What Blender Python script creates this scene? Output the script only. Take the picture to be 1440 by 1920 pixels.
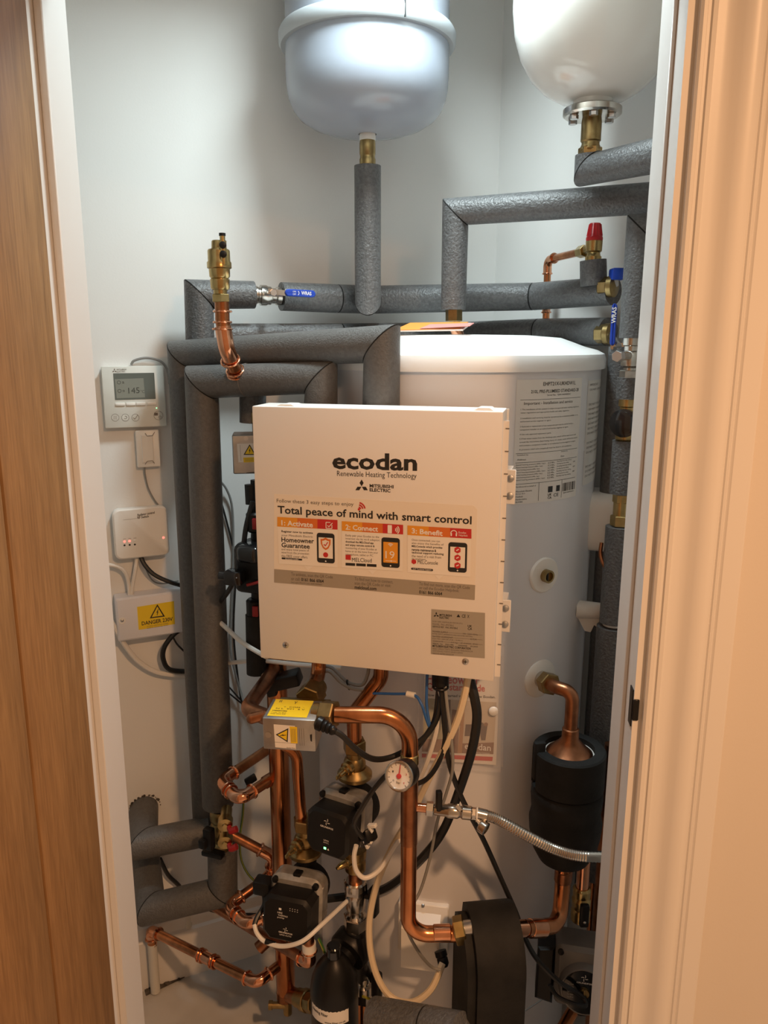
import bpy, bmesh, math, random
from mathutils import Vector, Matrix
random.seed(7)
V = Vector
scene = bpy.context.scene
for o in list(bpy.data.objects):
    bpy.data.objects.remove(o)

# ------------------------------------------------------------------ camera
FPX, PITCH, ROLL, CAMH = 1450.0, math.radians(12.5), math.radians(0.12), 1.64
CAM = V((0, 0, CAMH))
FW = V((0, math.cos(PITCH), -math.sin(PITCH)))
_r = V((1, 0, 0)); _u = V((0, math.sin(PITCH), math.cos(PITCH)))
RT = _r * math.cos(ROLL) + _u * math.sin(ROLL)
UP = _u * math.cos(ROLL) - _r * math.sin(ROLL)
cd = bpy.data.cameras.new('camera'); cam = bpy.data.objects.new('camera', cd)
scene.collection.objects.link(cam); scene.camera = cam
cam.matrix_world = Matrix(((RT.x, UP.x, -FW.x, 0), (RT.y, UP.y, -FW.y, 0), (RT.z, UP.z, -FW.z, CAMH), (0, 0, 0, 1)))
cd.sensor_fit = 'VERTICAL'; cd.sensor_height = 36.0; cd.lens = 36.0 * FPX / 1920.0
cd.clip_start = 0.02

# ------------------------------------------------------------------ light
world = bpy.data.worlds.new('world'); scene.world = world; world.use_nodes = True
world.node_tree.nodes['Background'].inputs[0].default_value = (1.0, 0.56, 0.29, 1)
world.node_tree.nodes['Background'].inputs[1].default_value = 0.40
scene.view_settings.view_transform = 'Standard'; scene.view_settings.look = 'None'
scene.view_settings.gamma = 1.0; scene.view_settings.use_curve_mapping = False
scene.view_settings.exposure = 0.0

def area_light(name, loc, target, size, power, col, spread=180):
    l = bpy.data.lights.new(name, 'AREA'); l.shape = 'DISK'; l.size = size; l.energy = power; l.color = col; l.spread = math.radians(spread)
    o = bpy.data.objects.new(name, l); scene.collection.objects.link(o); o.location = loc
    o.rotation_euler = (V(target) - V(loc)).to_track_quat('-Z', 'Y').to_euler(); return o
area_light('closet_ceiling_light', (0.05, 1.34, 2.460), (0.0, 1.39, 0), 0.20, 9.0, (0.84, 0.98, 1.0), 150)
area_light('hall_downlight', (0.64, -0.22, 2.46), (0.60, 0.10, 0.0), 0.11, 25.5, (1.0, 0.54, 0.265), 144)

# ------------------------------------------------------------------ pixels to points
def ray(px, py):
    return RT * ((px - 720.0) / FPX) + UP * (-(py - 960.0) / FPX) + FW
def P(px, py, y):
    d = ray(px, py); return CAM + d * (y / d.y)
def zc(p): return (p - CAM).dot(FW)
def rad(wpx, p): return 0.5 * wpx * zc(p) / FPX

class Frame:
    def __init__(s, o, u, v=None, n=None):
        s.o = V(o); s.u = V(u).normalized(); s.v = V(v).normalized() if v is not None else V((0, 0, 1))
        s.n = V(n).normalized() if n is not None else s.u.cross(s.v)
    def pt(s, a, b, c=0.0): return s.o + s.u * a + s.v * b + s.n * c
    def hit(s, px, py, c=0.0):
        d = ray(px, py); o = s.o + s.n * c
        t = (o - CAM).dot(s.n) / d.dot(s.n); q = CAM + d * t - o
        return q.dot(s.u), q.dot(s.v)
    def hp(s, px, py, c=0.0):
        a, b = s.hit(px, py, c); return s.pt(a, b, c)
    def at(s, a, b, c=0.0): return Frame(s.pt(a, b, c), s.u, s.v, s.n)

def yaw_frame(o, deg):           # deg: rotation of the u axis away from +X, n looks back at the hall
    a = math.radians(deg); return Frame(o, (math.cos(a), math.sin(a), 0))

# ------------------------------------------------------------------ materials
MATS = {}
def _mat(name):
    m = bpy.data.materials.new(name); m.use_nodes = True; MATS[name] = m
    return m, m.node_tree, m.node_tree.nodes['Principled BSDF']
def mat(name, col, rough=0.5, metal=0.0, bump=0.0, bscale=200.0, vary=None, vscale=20.0, coat=0.0, emit=None, estr=0.0,
        trans=0.0, spec=0.5, stretch=None, alpha=1.0, detail=3.0):
    m, nt, b = _mat(name)
    b.inputs['Base Color'].default_value = (*col, 1); b.inputs['Roughness'].default_value = rough
    b.inputs['Metallic'].default_value = metal; b.inputs['Specular IOR Level'].default_value = spec
    b.inputs['Coat Weight'].default_value = coat; b.inputs['Coat Roughness'].default_value = 0.08
    if trans: b.inputs['Transmission Weight'].default_value = trans
    if alpha < 1: b.inputs['Alpha'].default_value = alpha
    if emit: b.inputs['Emission Color'].default_value = (*emit, 1); b.inputs['Emission Strength'].default_value = estr
    if vary or bump:
        tc = nt.nodes.new('ShaderNodeTexCoord'); mp = nt.nodes.new('ShaderNodeMapping')
        nt.links.new(tc.outputs['Object'], mp.inputs[0])
        if stretch: mp.inputs['Scale'].default_value = stretch
    if vary:
        n = nt.nodes.new('ShaderNodeTexNoise'); n.inputs['Scale'].default_value = vscale; n.inputs['Detail'].default_value = detail
        r = nt.nodes.new('ShaderNodeValToRGB'); r.color_ramp.elements[0].position = 0.35; r.color_ramp.elements[1].position = 0.66
        r.color_ramp.elements[0].color = (*vary, 1); r.color_ramp.elements[1].color = (*col, 1)
        nt.links.new(mp.outputs[0], n.inputs[0]); nt.links.new(n.outputs[0], r.inputs[0]); nt.links.new(r.outputs[0], b.inputs['Base Color'])
    if bump:
        n2 = nt.nodes.new('ShaderNodeTexNoise'); n2.inputs['Scale'].default_value = bscale; n2.inputs['Detail'].default_value = 2
        bp = nt.nodes.new('ShaderNodeBump'); bp.inputs['Strength'].default_value = bump; bp.inputs['Distance'].default_value = 0.002
        nt.links.new(mp.outputs[0], n2.inputs[0]); nt.links.new(n2.outputs[0], bp.inputs['Height']); nt.links.new(bp.outputs[0], b.inputs['Normal'])
    return m
mat('wall', (0.80, 0.80, 0.78), 0.7, bump=0.06, bscale=260)
mat('hall_wall', (0.66, 0.61, 0.55), 0.6, bump=0.05, bscale=260)
mat('trim', (0.72, 0.70, 0.675), 0.38, bump=0.02, bscale=120)
mat('floor', (0.58, 0.56, 0.53), 0.75, bump=0.2, bscale=60, vary=(0.44, 0.42, 0.39), vscale=7)
mat('hole', (0.03, 0.025, 0.02), 0.9, vary=(0.12, 0.10, 0.08), vscale=60)
mat('foam', (0.128, 0.130, 0.132), 0.42, bump=1.0, bscale=240, vary=(0.085, 0.086, 0.088), vscale=170)
mat('foam_smooth', (0.112, 0.110, 0.107), 0.48, bump=0.6, bscale=320, vary=(0.088, 0.086, 0.083), vscale=150)
mat('black_foam', (0.012, 0.012, 0.0117), 0.66, spec=0.22, bump=0.2, bscale=300, vary=(0.022, 0.0215, 0.021), vscale=18)
mat('copper', (0.70, 0.30, 0.135), 0.23, 1.0, vary=(0.38, 0.145, 0.06), vscale=26, bump=0.05, bscale=90, stretch=(1, 1, 0.35))
mat('copper_bright', (0.84, 0.43, 0.26), 0.15, 1.0, vary=(0.70, 0.32, 0.18), vscale=40)
mat('copper_dull', (0.46, 0.20, 0.10), 0.34, 1.0, vary=(0.26, 0.11, 0.055), vscale=30, bump=0.08, bscale=120)
mat('brass', (0.54, 0.40, 0.18), 0.27, 1.0, vary=(0.42, 0.30, 0.12), vscale=50)
mat('brass_dull', (0.38, 0.275, 0.125), 0.36, 1.0, vary=(0.27, 0.19, 0.08), vscale=60)
mat('nickel', (0.62, 0.59, 0.54), 0.22, 1.0, vary=(0.48, 0.45, 0.41), vscale=50)
mat('steel', (0.60, 0.60, 0.60), 0.30, 1.0)
mat('zinc', (0.56, 0.56, 0.55), 0.42, 1.0, vary=(0.46, 0.46, 0.46), vscale=35)
mat('black', (0.008, 0.008, 0.0085), 0.38, spec=0.3, bump=0.05, bscale=400)
mat('black_gloss', (0.010, 0.010, 0.011), 0.14, coat=0.3)
mat('black_rubber', (0.014, 0.014, 0.014), 0.45)
mat('grey_cast', (0.22, 0.21, 0.20), 0.42, 0.2, bump=0.1, bscale=200)
mat('clear_grey', (0.42, 0.41, 0.39), 0.20, 0.35, coat=0.4, vary=(0.28, 0.27, 0.25), vscale=40)
mat('vessel_grey', (0.36, 0.40, 0.47), 0.24, coat=0.35, bump=0.015, bscale=300)
mat('vessel_rim', (0.46, 0.50, 0.53), 0.35)
mat('vessel_white', (0.80, 0.80, 0.77), 0.16, coat=0.5)
mat('cylinder_white', (0.74, 0.75, 0.78), 0.36, coat=0.1)
mat('lid_white', (0.86, 0.86, 0.85), 0.4)
mat('box_white', (0.80, 0.77, 0.73), 0.42, bump=0.02, bscale=500)
mat('plastic_white', (0.82, 0.81, 0.77), 0.38)
mat('plastic_grey_white', (0.70, 0.72, 0.68), 0.40)
mat('plastic_cool', (0.74, 0.74, 0.78), 0.35)
mat('plastic_clear', (0.80, 0.78, 0.78), 0.12, alpha=0.13, spec=0.5)
mat('gauge_glass', (0.8, 0.8, 0.8), 0.08, alpha=0.05)
mat('lcd', (0.13, 0.16, 0.15), 0.18, coat=0.4)
mat('lcd_lit', (0.25, 0.28, 0.25), 0.25, coat=0.4)
mat('lcd_ink', (0.06, 0.075, 0.07), 0.4)
mat('red', (0.55, 0.02, 0.025), 0.35)
mat('red_dark', (0.30, 0.01, 0.012), 0.4)
mat('blue', (0.01, 0.055, 0.42), 0.35)
mat('cable_white', (0.78, 0.76, 0.72), 0.45)
mat('cable_cream', (0.72, 0.60, 0.42), 0.45)
mat('cable_grey', (0.26, 0.26, 0.25), 0.45)
mat('cable_black', (0.014, 0.014, 0.014), 0.42)
mat('cable_blue', (0.03, 0.13, 0.42), 0.45)
mat('cable_yellow', (0.45, 0.42, 0.05), 0.45)
mat('cable_green', (0.05, 0.16, 0.03), 0.45)
mat('yellow', (0.86, 0.62, 0.02), 0.40)
mat('paper', (0.82, 0.80, 0.76), 0.45)
mat('ink', (0.02, 0.02, 0.02), 0.5)
mat('ink_soft', (0.16, 0.14, 0.12), 0.5)
mat('ink_white', (0.85, 0.83, 0.80), 0.5)
mat('ink_red', (0.55, 0.03, 0.03), 0.45)
mat('ink_orange', (0.78, 0.33, 0.03), 0.45)
mat('ink_mid', (0.68, 0.17, 0.03), 0.45)
mat('sticker', (0.83, 0.77, 0.68), 0.38)
mat('card', (0.86, 0.82, 0.75), 0.38)
mat('band', (0.36, 0.32, 0.26), 0.40)
mat('nameplate', (0.46, 0.43, 0.37), 0.35, 0.4)
mat('orange_paper', (0.80, 0.30, 0.05), 0.5)
mat('pink_paper', (0.70, 0.28, 0.25), 0.5)
mat('photo_green', (0.40, 0.38, 0.25), 0.4); mat('photo_brown', (0.24, 0.12, 0.07), 0.4); mat('photo_beige', (0.60, 0.52, 0.42), 0.4)
mat('photo_dark', (0.10, 0.06, 0.05), 0.4); mat('photo_wood', (0.42, 0.22, 0.10), 0.4)
mat('led_red', (0.8, 0.1, 0.08), 0.4, emit=(1, 0.16, 0.12), estr=2.2)
mat('led_green', (0.1, 0.8, 0.2), 0.4, emit=(0.25, 1, 0.35), estr=2.5)
mat('gauge_face', (0.80, 0.78, 0.74), 0.3)
mat('plastic_pipe', (0.66, 0.64, 0.58), 0.45)
mat('lamp_glass', (0.9, 0.9, 0.9), 0.4, emit=(0.92, 0.98, 1.0), estr=3.0)
def braid():
    m, nt, b = _mat('braid'); b.inputs['Metallic'].default_value = 1; b.inputs['Roughness'].default_value = 0.25
    b.inputs['Base Color'].default_value = (0.66, 0.63, 0.58, 1)
    return m
braid()
def oak():
    m, nt, b = _mat('oak'); N = nt.nodes; L = nt.links
    tc = N.new('ShaderNodeTexCoord'); mp = N.new('ShaderNodeMapping'); mp.inputs['Scale'].default_value = (9, 9, 0.55)
    L.new(tc.outputs['Object'], mp.inputs[0])
    n = N.new('ShaderNodeTexNoise'); n.inputs['Scale'].default_value = 6; n.inputs['Detail'].default_value = 5; n.inputs['Distortion'].default_value = 0.5
    n2 = N.new('ShaderNodeTexNoise'); n2.inputs['Scale'].default_value = 34; n2.inputs['Detail'].default_value = 3
    mx = N.new('ShaderNodeMix'); mx.inputs[0].default_value = 0.5
    L.new(mp.outputs[0], n.inputs[0]); L.new(mp.outputs[0], n2.inputs[0]); L.new(n.outputs[0], mx.inputs[2]); L.new(n2.outputs[0], mx.inputs[3])
    r = N.new('ShaderNodeValToRGB'); e = r.color_ramp.elements
    e[0].position = 0.36; e[0].color = (0.225, 0.118, 0.047, 1); e[1].position = 0.66; e[1].color = (0.355, 0.195, 0.080, 1)
    L.new(mx.outputs[0], r.inputs[0]); L.new(r.outputs[0], b.inputs['Base Color']); b.inputs['Roughness'].default_value = 0.45
    bp = N.new('ShaderNodeBump'); bp.inputs['Strength'].default_value = 0.12; bp.inputs['Distance'].default_value = 0.001
    L.new(mx.outputs[0], bp.inputs['Height']); L.new(bp.outputs[0], b.inputs['Normal'])
oak()

# ------------------------------------------------------------------ mesh building
class MB:
    def __init__(s): s.v = []; s.f = []
    def add(s, vs, fs):
        o = len(s.v); s.v += [V(p) for p in vs]; s.f += [[i + o for i in f] for f in fs]; return s
    def box(s, fr, c, size, bevel=0.0, seg=2):
        bm = bmesh.new(); bmesh.ops.create_cube(bm, size=1.0)
        for v in bm.verts: v.co = V((v.co.x * size[0], v.co.y * size[1], v.co.z * size[2]))
        if bevel: bmesh.ops.bevel(bm, geom=list(bm.edges), offset=bevel, segments=seg, affect='EDGES', profile=0.5)
        bm.verts.index_update()
        s.add([fr.pt(c[0] + v.co.x, c[1] + v.co.y, c[2] + v.co.z) for v in bm.verts], [[v.index for v in f.verts] for f in bm.faces])
        bm.free(); return s
    def prism(s, fr, poly, c0, c1, inset=0.0):
        n = len(poly); vs = [fr.pt(a, b, c0) for a, b in poly]; top = poly; c = c1
        rings = [(poly, c0), (poly, c1 - inset)]
        if inset:
            ca = sum(p[0] for p in poly) / n; cb = sum(p[1] for p in poly) / n
            w = max(abs(p[0] - ca) for p in poly); h = max(abs(p[1] - cb) for p in poly)
            rings.append(([(ca + (a - ca) * (1 - inset / w), cb + (b - cb) * (1 - inset / h)) for a, b in poly], c1))
        vs = []; fs = []
        for pl, c in rings: vs += [fr.pt(a, b, c) for a, b in pl]
        for k in range(len(rings) - 1):
            for i in range(n):
                j = (i + 1) % n; fs.append([k * n + i, k * n + j, k * n + n + j, k * n + n + i])
        fs.append(list(range(n))[::-1]); fs.append([(len(rings) - 1) * n + i for i in range(n)])
        return s.add(vs, fs)
    def lathe(s, p, d, prof, seg=24, cap=True):
        p = V(p); d = V(d).normalized()
        a = d.orthogonal().normalized(); b = d.cross(a); vs = []; fs = []
        for r, t in prof:
            for i in range(seg):
                q = 2 * math.pi * i / seg; vs.append(p + d * t + (a * math.cos(q) + b * math.sin(q)) * r)
        m = len(prof)
        for k in range(m - 1):
            for i in range(seg):
                j = (i + 1) % seg; fs.append([k * seg + i, k * seg + j, (k + 1) * seg + j, (k + 1) * seg + i])
        if cap: fs.append(list(range(seg))[::-1]); fs.append([(m - 1) * seg + i for i in range(seg)])
        return s.add(vs, fs)
    def cyl(s, p0, p1, r, seg=16, r1=None, bev=0.0):
        p0 = V(p0); p1 = V(p1); L = (p1 - p0).length; r1 = r if r1 is None else r1
        pr = [(r, 0), (r1, L)] if not bev else [(r - bev, 0), (r, bev), (r1, L - bev), (r1 - bev, L)]
        return s.lathe(p0, p1 - p0, pr, seg)
    def nut(s, p0, p1, r): return s.cyl(p0, p1, r, 6, bev=r * 0.08)
    def tube(s, pts, r, seg=14, cap=True):
        pts = [V(p) for p in pts]; n = len(pts); rs = list(r) if isinstance(r, (list, tuple)) else [r] * n
        tang = []
        for i in range(n):
            a = pts[max(i - 1, 0)]; b = pts[min(i + 1, n - 1)]
            t = (b - a)
            if 0 < i < n - 1: t = (pts[i] - a).normalized() + (b - pts[i]).normalized()
            tang.append(t.normalized() if t.length > 1e-9 else V((0, 0, 1)))
        x = tang[0].orthogonal().normalized(); vs = []; fs = []
        for i in range(n):
            t = tang[i]; x = (x - t * x.dot(t)).normalized(); y = t.cross(x)
            for k in range(seg):
                q = 2 * math.pi * k / seg; vs.append(pts[i] + (x * math.cos(q) + y * math.sin(q)) * rs[i])
        for i in range(n - 1):
            for k in range(seg):
                j = (k + 1) % seg; fs.append([i * seg + k, i * seg + j, (i + 1) * seg + j, (i + 1) * seg + k])
        if cap: fs.append(list(range(seg))[::-1]); fs.append([(n - 1) * seg + k for k in range(seg)])
        return s.add(vs, fs)
    def mitre(s, p0, p1, n0, n1, r0, r1=None, seg=28, rows=2):   # straight foam section cut by the planes n0 at p0, n1 at p1
        p0 = V(p0); p1 = V(p1); d = (p1 - p0).normalized(); r1 = r0 if r1 is None else r1
        a = d.orthogonal().normalized(); b = d.cross(a); vs = []; fs = []
        e0 = []; e1 = []
        for i in range(seg):
            q = 2 * math.pi * i / seg; o = a * math.cos(q) + b * math.sin(q)
            A = p0 + o * r0; B = p1 + o * r1
            A = A + d * ((p0 - A).dot(n0) / d.dot(n0)); B = B + d * ((p1 - B).dot(n1) / d.dot(n1))
            e0.append(A); e1.append(B)
        for k in range(rows + 1): vs += [A.lerp(B, k / rows) for A, B in zip(e0, e1)]
        for k in range(rows):
            for i in range(seg):
                j = (i + 1) % seg; fs.append([k * seg + i, k * seg + j, (k + 1) * seg + j, (k + 1) * seg + i])
        fs.append(list(range(seg))[::-1]); fs.append([rows * seg + i for i in range(seg)])
        return s.add(vs, fs)
    def ball(s, p, r, seg=12, rows=7, sq=(1, 1, 1)):
        pr = []
        vs = []; fs = []
        for k in range(rows + 1):
            th = math.pi * k / rows
            for i in range(seg):
                q = 2 * math.pi * i / seg
                vs.append(V(p) + V((math.sin(th) * math.cos(q) * r * sq[0], math.sin(th) * math.sin(q) * r * sq[1], math.cos(th) * r * sq[2])))
        for k in range(rows):
            for i in range(seg):
                j = (i + 1) % seg; fs.append([k * seg + i, k * seg + j, (k + 1) * seg + j, (k + 1) * seg + i])
        return s.add(vs, fs)
    def torus(s, p, d, R, r, seg=24, cs=8):
        d = V(d).normalized(); a = d.orthogonal().normalized(); b = d.cross(a); vs = []; fs = []
        for i in range(seg):
            q = 2 * math.pi * i / seg; o = a * math.cos(q) + b * math.sin(q)
            for k in range(cs):
                w = 2 * math.pi * k / cs; vs.append(V(p) + o * (R + r * math.cos(w)) + d * (r * math.sin(w)))
        for i in range(seg):
            for k in range(cs):
                i2 = (i + 1) % seg; k2 = (k + 1) % cs; fs.append([i * cs + k, i2 * cs + k, i2 * cs + k2, i * cs + k2])
        return s.add(vs, fs)

def roundrect(a0, b0, a1, b1, r, n=4):
    out = []
    for cx, cy, s in ((a1 - r, b1 - r, 0), (a0 + r, b1 - r, 90), (a0 + r, b0 + r, 180), (a1 - r, b0 + r, 270)):
        for k in range(n + 1):
            q = math.radians(s + 90 * k / n); out.append((cx + r * math.cos(q), cy + r * math.sin(q)))
    return out
def circle(a, b, r, n=20): return [(a + r * math.cos(2 * math.pi * i / n), b + r * math.sin(2 * math.pi * i / n)) for i in range(n)]
def spline(pts, n=8):
    pts = [V(p) for p in pts]; out = []
    for i in range(len(pts) - 1):
        p0 = pts[max(i - 1, 0)]; p1 = pts[i]; p2 = pts[i + 1]; p3 = pts[min(i + 2, len(pts) - 1)]
        for k in range(n):
            t = k / n
            out.append(0.5 * ((2 * p1) + (p2 - p0) * t + (2 * p0 - 5 * p1 + 4 * p2 - p3) * t * t + (3 * p1 - p0 - 3 * p2 + p3) * t ** 3))
    out.append(pts[-1]); return out
def fillet(pts, r, n=7):
    pts = [V(p) for p in pts]; out = [pts[0]]
    rs = r if isinstance(r, (list, tuple)) else [r] * (len(pts) - 2)
    for i in range(1, len(pts) - 1):
        a = (pts[i - 1] - pts[i]); b = (pts[i + 1] - pts[i]); la, lb = a.length, b.length
        a.normalize(); b.normalize(); ang = a.angle(b)
        if ang > 3.12: out.append(pts[i]); continue
        t = min(rs[i - 1] / math.tan(ang / 2), la * 0.49, lb * 0.49); R = t * math.tan(ang / 2)
        c = pts[i] + (a + b).normalized() * (R / math.sin(ang / 2))
        s = pts[i] + a * t - c; e = pts[i] + b * t - c
        tot = s.angle(e); ax = s.cross(e).normalized()
        for k in range(n + 1): out.append(c + Matrix.Rotation(tot * k / n, 3, ax) @ s)
    out.append(pts[-1]); return out

# ------------------------------------------------------------------ things
ALL = []
def _mesh(name, mb, mname, off):
    me = bpy.data.meshes.new(name)
    me.from_pydata([p - off for p in mb.v], [], mb.f); me.update()
    bm = bmesh.new(); bm.from_mesh(me); bmesh.ops.recalc_face_normals(bm, faces=bm.faces); bm.to_mesh(me); bm.free()
    me.polygons.foreach_set('use_smooth', [True] * len(me.polygons)); me.set_sharp_from_angle(angle=math.radians(38))
    me.materials.append(MATS[mname]); return me
class Thing:
    def __init__(s, name, label, cat, group=None, kind=None):
        s.name, s.label, s.cat, s.group, s.kind = name, label, cat, group, kind; s.parts = []; ALL.append(s)
    def part(s, name, mb, m, parent=None, label=None, kind=None):
        s.parts.append([name, mb, m, parent, label, kind]); return len(s.parts) - 1
    def build(s):
        vs = [p for q in s.parts for p in q[1].v]
        lo = V((min(p.x for p in vs), min(p.y for p in vs), min(p.z for p in vs))); hi = V((max(p.x for p in vs), max(p.y for p in vs), max(p.z for p in vs)))
        base = V(((lo.x + hi.x) / 2, (lo.y + hi.y) / 2, lo.z))
        if len(s.parts) == 1 and s.parts[0][0] is None:
            root = bpy.data.objects.new(s.name, _mesh(s.name, s.parts[0][1], s.parts[0][2], base)); rest = []
        elif s.parts[0][0] is None:
            root = bpy.data.objects.new(s.name, _mesh(s.name, s.parts[0][1], s.parts[0][2], base)); rest = s.parts[1:]
        else:
            root = bpy.data.objects.new(s.name, None); root.empty_display_size = 0.05; rest = s.parts
        scene.collection.objects.link(root); root.location = base
        if s.kind: root['kind'] = s.kind
        if s.label: root['label'] = s.label
        if s.cat: root['category'] = s.cat
        if s.group: root['group'] = s.group
        objs = {}
        skip = len(s.parts) - len(rest)
        for i, (nm, mb, m, par, lab, kind) in enumerate(s.parts):
            if i < skip: objs[i] = root; continue
            o = bpy.data.objects.new(nm, _mesh(nm, mb, m, base)); scene.collection.objects.link(o)
            o.parent = objs[par] if par is not None else root
            if lab: o['label'] = lab
            if kind: o['kind'] = kind
            objs[i] = o
def single(name, label, cat, mb, m, group=None, kind=None):
    t = Thing(name, label, cat, group, kind); t.part(None, mb, m); return t
def struct(name, mb, m): return single(name, None, None, mb, m, kind='structure')

# lettering ------------------------------------------------------------------
_tc = {}
def text_mesh(body, bold=0.0):
    k = (body, bold)
    if k not in _tc:
        c = bpy.data.curves.new('lettering', 'FONT'); c.body = body; c.size = 1.0; c.resolution_u = 2; c.offset = bold
        o = bpy.data.objects.new('lettering', c); scene.collection.objects.link(o)
        dg = bpy.context.evaluated_depsgraph_get(); me = bpy.data.meshes.new_from_object(o.evaluated_get(dg))
        vs = [(v.co.x, v.co.y) for v in me.vertices]; fs = [list(p.vertices) for p in me.polygons]
        bpy.data.objects.remove(o); bpy.data.curves.remove(c); bpy.data.meshes.remove(me)
        x0 = min(p[0] for p in vs); x1 = max(p[0] for p in vs); y0 = min(p[1] for p in vs); y1 = max(p[1] for p in vs)
        _tc[k] = ([((a - x0) / (x1 - x0), (b - y0) / (y1 - y0)) for a, b in vs], fs)
    return _tc[k]
class Print:                      # flat print on a plane, one mesh for each ink
    def __init__(s, fr, c=0.0004): s.fr = fr; s.c = c; s.mb = {}; s.lv = 0
    def _m(s, ink): return s.mb.setdefault(ink, MB())
    def ab(s, q): return s.fr.hit(q[0], q[1], s.c)
    def poly(s, pts, ink, lv=0, local=False):
        pl = pts if local else [s.ab(q) for q in pts]
        s._m(ink).add([s.fr.pt(a, b, s.c + 0.00025 * lv) for a, b in pl], [list(range(len(pl)))])
    def line(s, p, q, w, ink, lv=0, local=False):
        a = V((*(p if local else s.ab(p)), 0)); b = V((*(q if local else s.ab(q)), 0)); d = (b - a).normalized(); n = V((-d.y, d.x, 0)) * w / 2
        s.poly([(a + n).xy, (b + n).xy, (b - n).xy, (a - n).xy], ink, lv, True)
    def disc(s, q, r, ink, lv=0, n=20):
        a, b = s.ab(q); s.poly(circle(a, b, r, n), ink, lv, True)
    def ring(s, q, r0, r1, ink, lv=0, n=20, a0=0, a1=360):
        a, b = s.ab(q); vs = []; fs = []
        for i in range(n + 1):
            w = math.radians(a0 + (a1 - a0) * i / n)
            vs += [s.fr.pt(a + r * math.cos(w), b + r * math.sin(w), s.c + 0.00025 * lv) for r in (r0, r1)]
        fs = [[2 * i, 2 * i + 1, 2 * i + 3, 2 * i + 2] for i in range(n)]
        s._m(ink).add(vs, fs)
    def rrect(s, q0, q1, r, ink, lv=0):      # px corners top-left / bottom-right
        a0, b1 = s.ab(q0); a1, b0 = s.ab(q1); s.poly(roundrect(a0, b0, a1, b1, r), ink, lv, True)
    def text(s, body, x0, y0, x1, y1, h, ink, lv=1, bold=0.0):
        a0, b0 = s.ab((x0, y0)); a1, b1 = s.ab((x1, y1)); ah, bh = s.ab((x0, y0 - h))
        vs, fs = text_mesh(body, bold)
        s._m(ink).add([s.fr.pt(a0 + (a1 - a0) * p, b0 + (b1 - b0) * p + (bh - b0) * q, s.c + 0.00025 * lv) for p, q in vs], fs)
    def emit(s, t, parent=None, name='print'):
        for ink, mb in s.mb.items(): t.part(name, mb, ink, parent, None, 'stuff')

# pipe helpers ---------------------------------------------------------------
def foam_run(name, label, nodes, m='foam', gap=0.0018, core='black_foam', core_r=0.011, ends=(0, 0), t=None, slit=True):
    """nodes: list of (point, radius). Mitred foam sections around a thin pipe."""
    t = t or Thing(name, label, 'pipe'); pts = [V(n[0]) for n in nodes]; rs = [n[1] for n in nodes]
    for i in range(len(pts) - 1):
        d = (pts[i + 1] - pts[i]).normalized()
        n0 = d if i == 0 else ((pts[i] - pts[i - 1]).normalized() + d).normalized()
        n1 = d if i == len(pts) - 2 else (d + (pts[i + 2] - pts[i + 1]).normalized()).normalized()
        a = pts[i] + (d * gap if i else d * 0); b = pts[i + 1] - (d * gap if i < len(pts) - 2 else d * 0)
        t.part('foam_section', MB().mitre(a, b, n0, n1, rs[i], rs[i + 1]), m)
        if i < len(pts) - 2:
            d2 = (pts[i + 2] - pts[i + 1]).normalized(); r_ = rs[i + 1] * 0.975; q_ = pts[i + 1]
            t.part('joint_shade', MB().mitre(q_ - d * gap * 1.4, q_, n1, n1, r_, rows=1).mitre(q_, q_ + d2 * gap * 1.4, n1, n1, r_, rows=1), 'black_foam')  # black filler paints the shade of the open gap between foam sections
    q = list(pts); q[0] = pts[0] - (pts[1] - pts[0]).normalized() * ends[0]; q[-1] = pts[-1] + (pts[-1] - pts[-2]).normalized() * ends[1]
    t.part('pipe', MB().tube(fillet(q, core_r * 1.6), core_r, 12), core)  # core is coloured black so the gaps look shaded
    return t
def ringbead(mb, p, d, r): mb.torus(p, d, r * 1.06, r * 0.20, 18, 6)
def cable(name, label, pts, r, m, cat='cable', n=8, seg=8):
    return single(name, label, cat, MB().tube(spline([P(*q) for q in pts], n), r, seg), m)
def press_pipe(t, pts, r, fr=0.03, m='copper', em='copper_bright', elbows=True, over=1.12, beads=True):
    """copper pipe with press elbows at each corner"""
    pts = [V(p) for p in pts]; full = fillet(pts, fr)
    t.part('pipe', MB().tube(full, r, 16), m)
    if not elbows: return
    for i in range(1, len(pts) - 1):
        a = (pts[i - 1] - pts[i]).normalized(); b = (pts[i + 1] - pts[i]).normalized()
        ext = fr * 1.0 + r * 1.3
        la = min(ext, (pts[i - 1] - pts[i]).length * 0.62); lb = min(ext, (pts[i + 1] - pts[i]).length * 0.62)
        A = pts[i] + a * la; B = pts[i] + b * lb
        mb = MB().tube(fillet([A, pts[i], B], fr), r * over, 16)
        if beads: ringbead(mb, A - a * r * .3, a, r * over); ringbead(mb, B - b * r * .3, b, r * over)
        t.part('elbow', mb, em)

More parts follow.
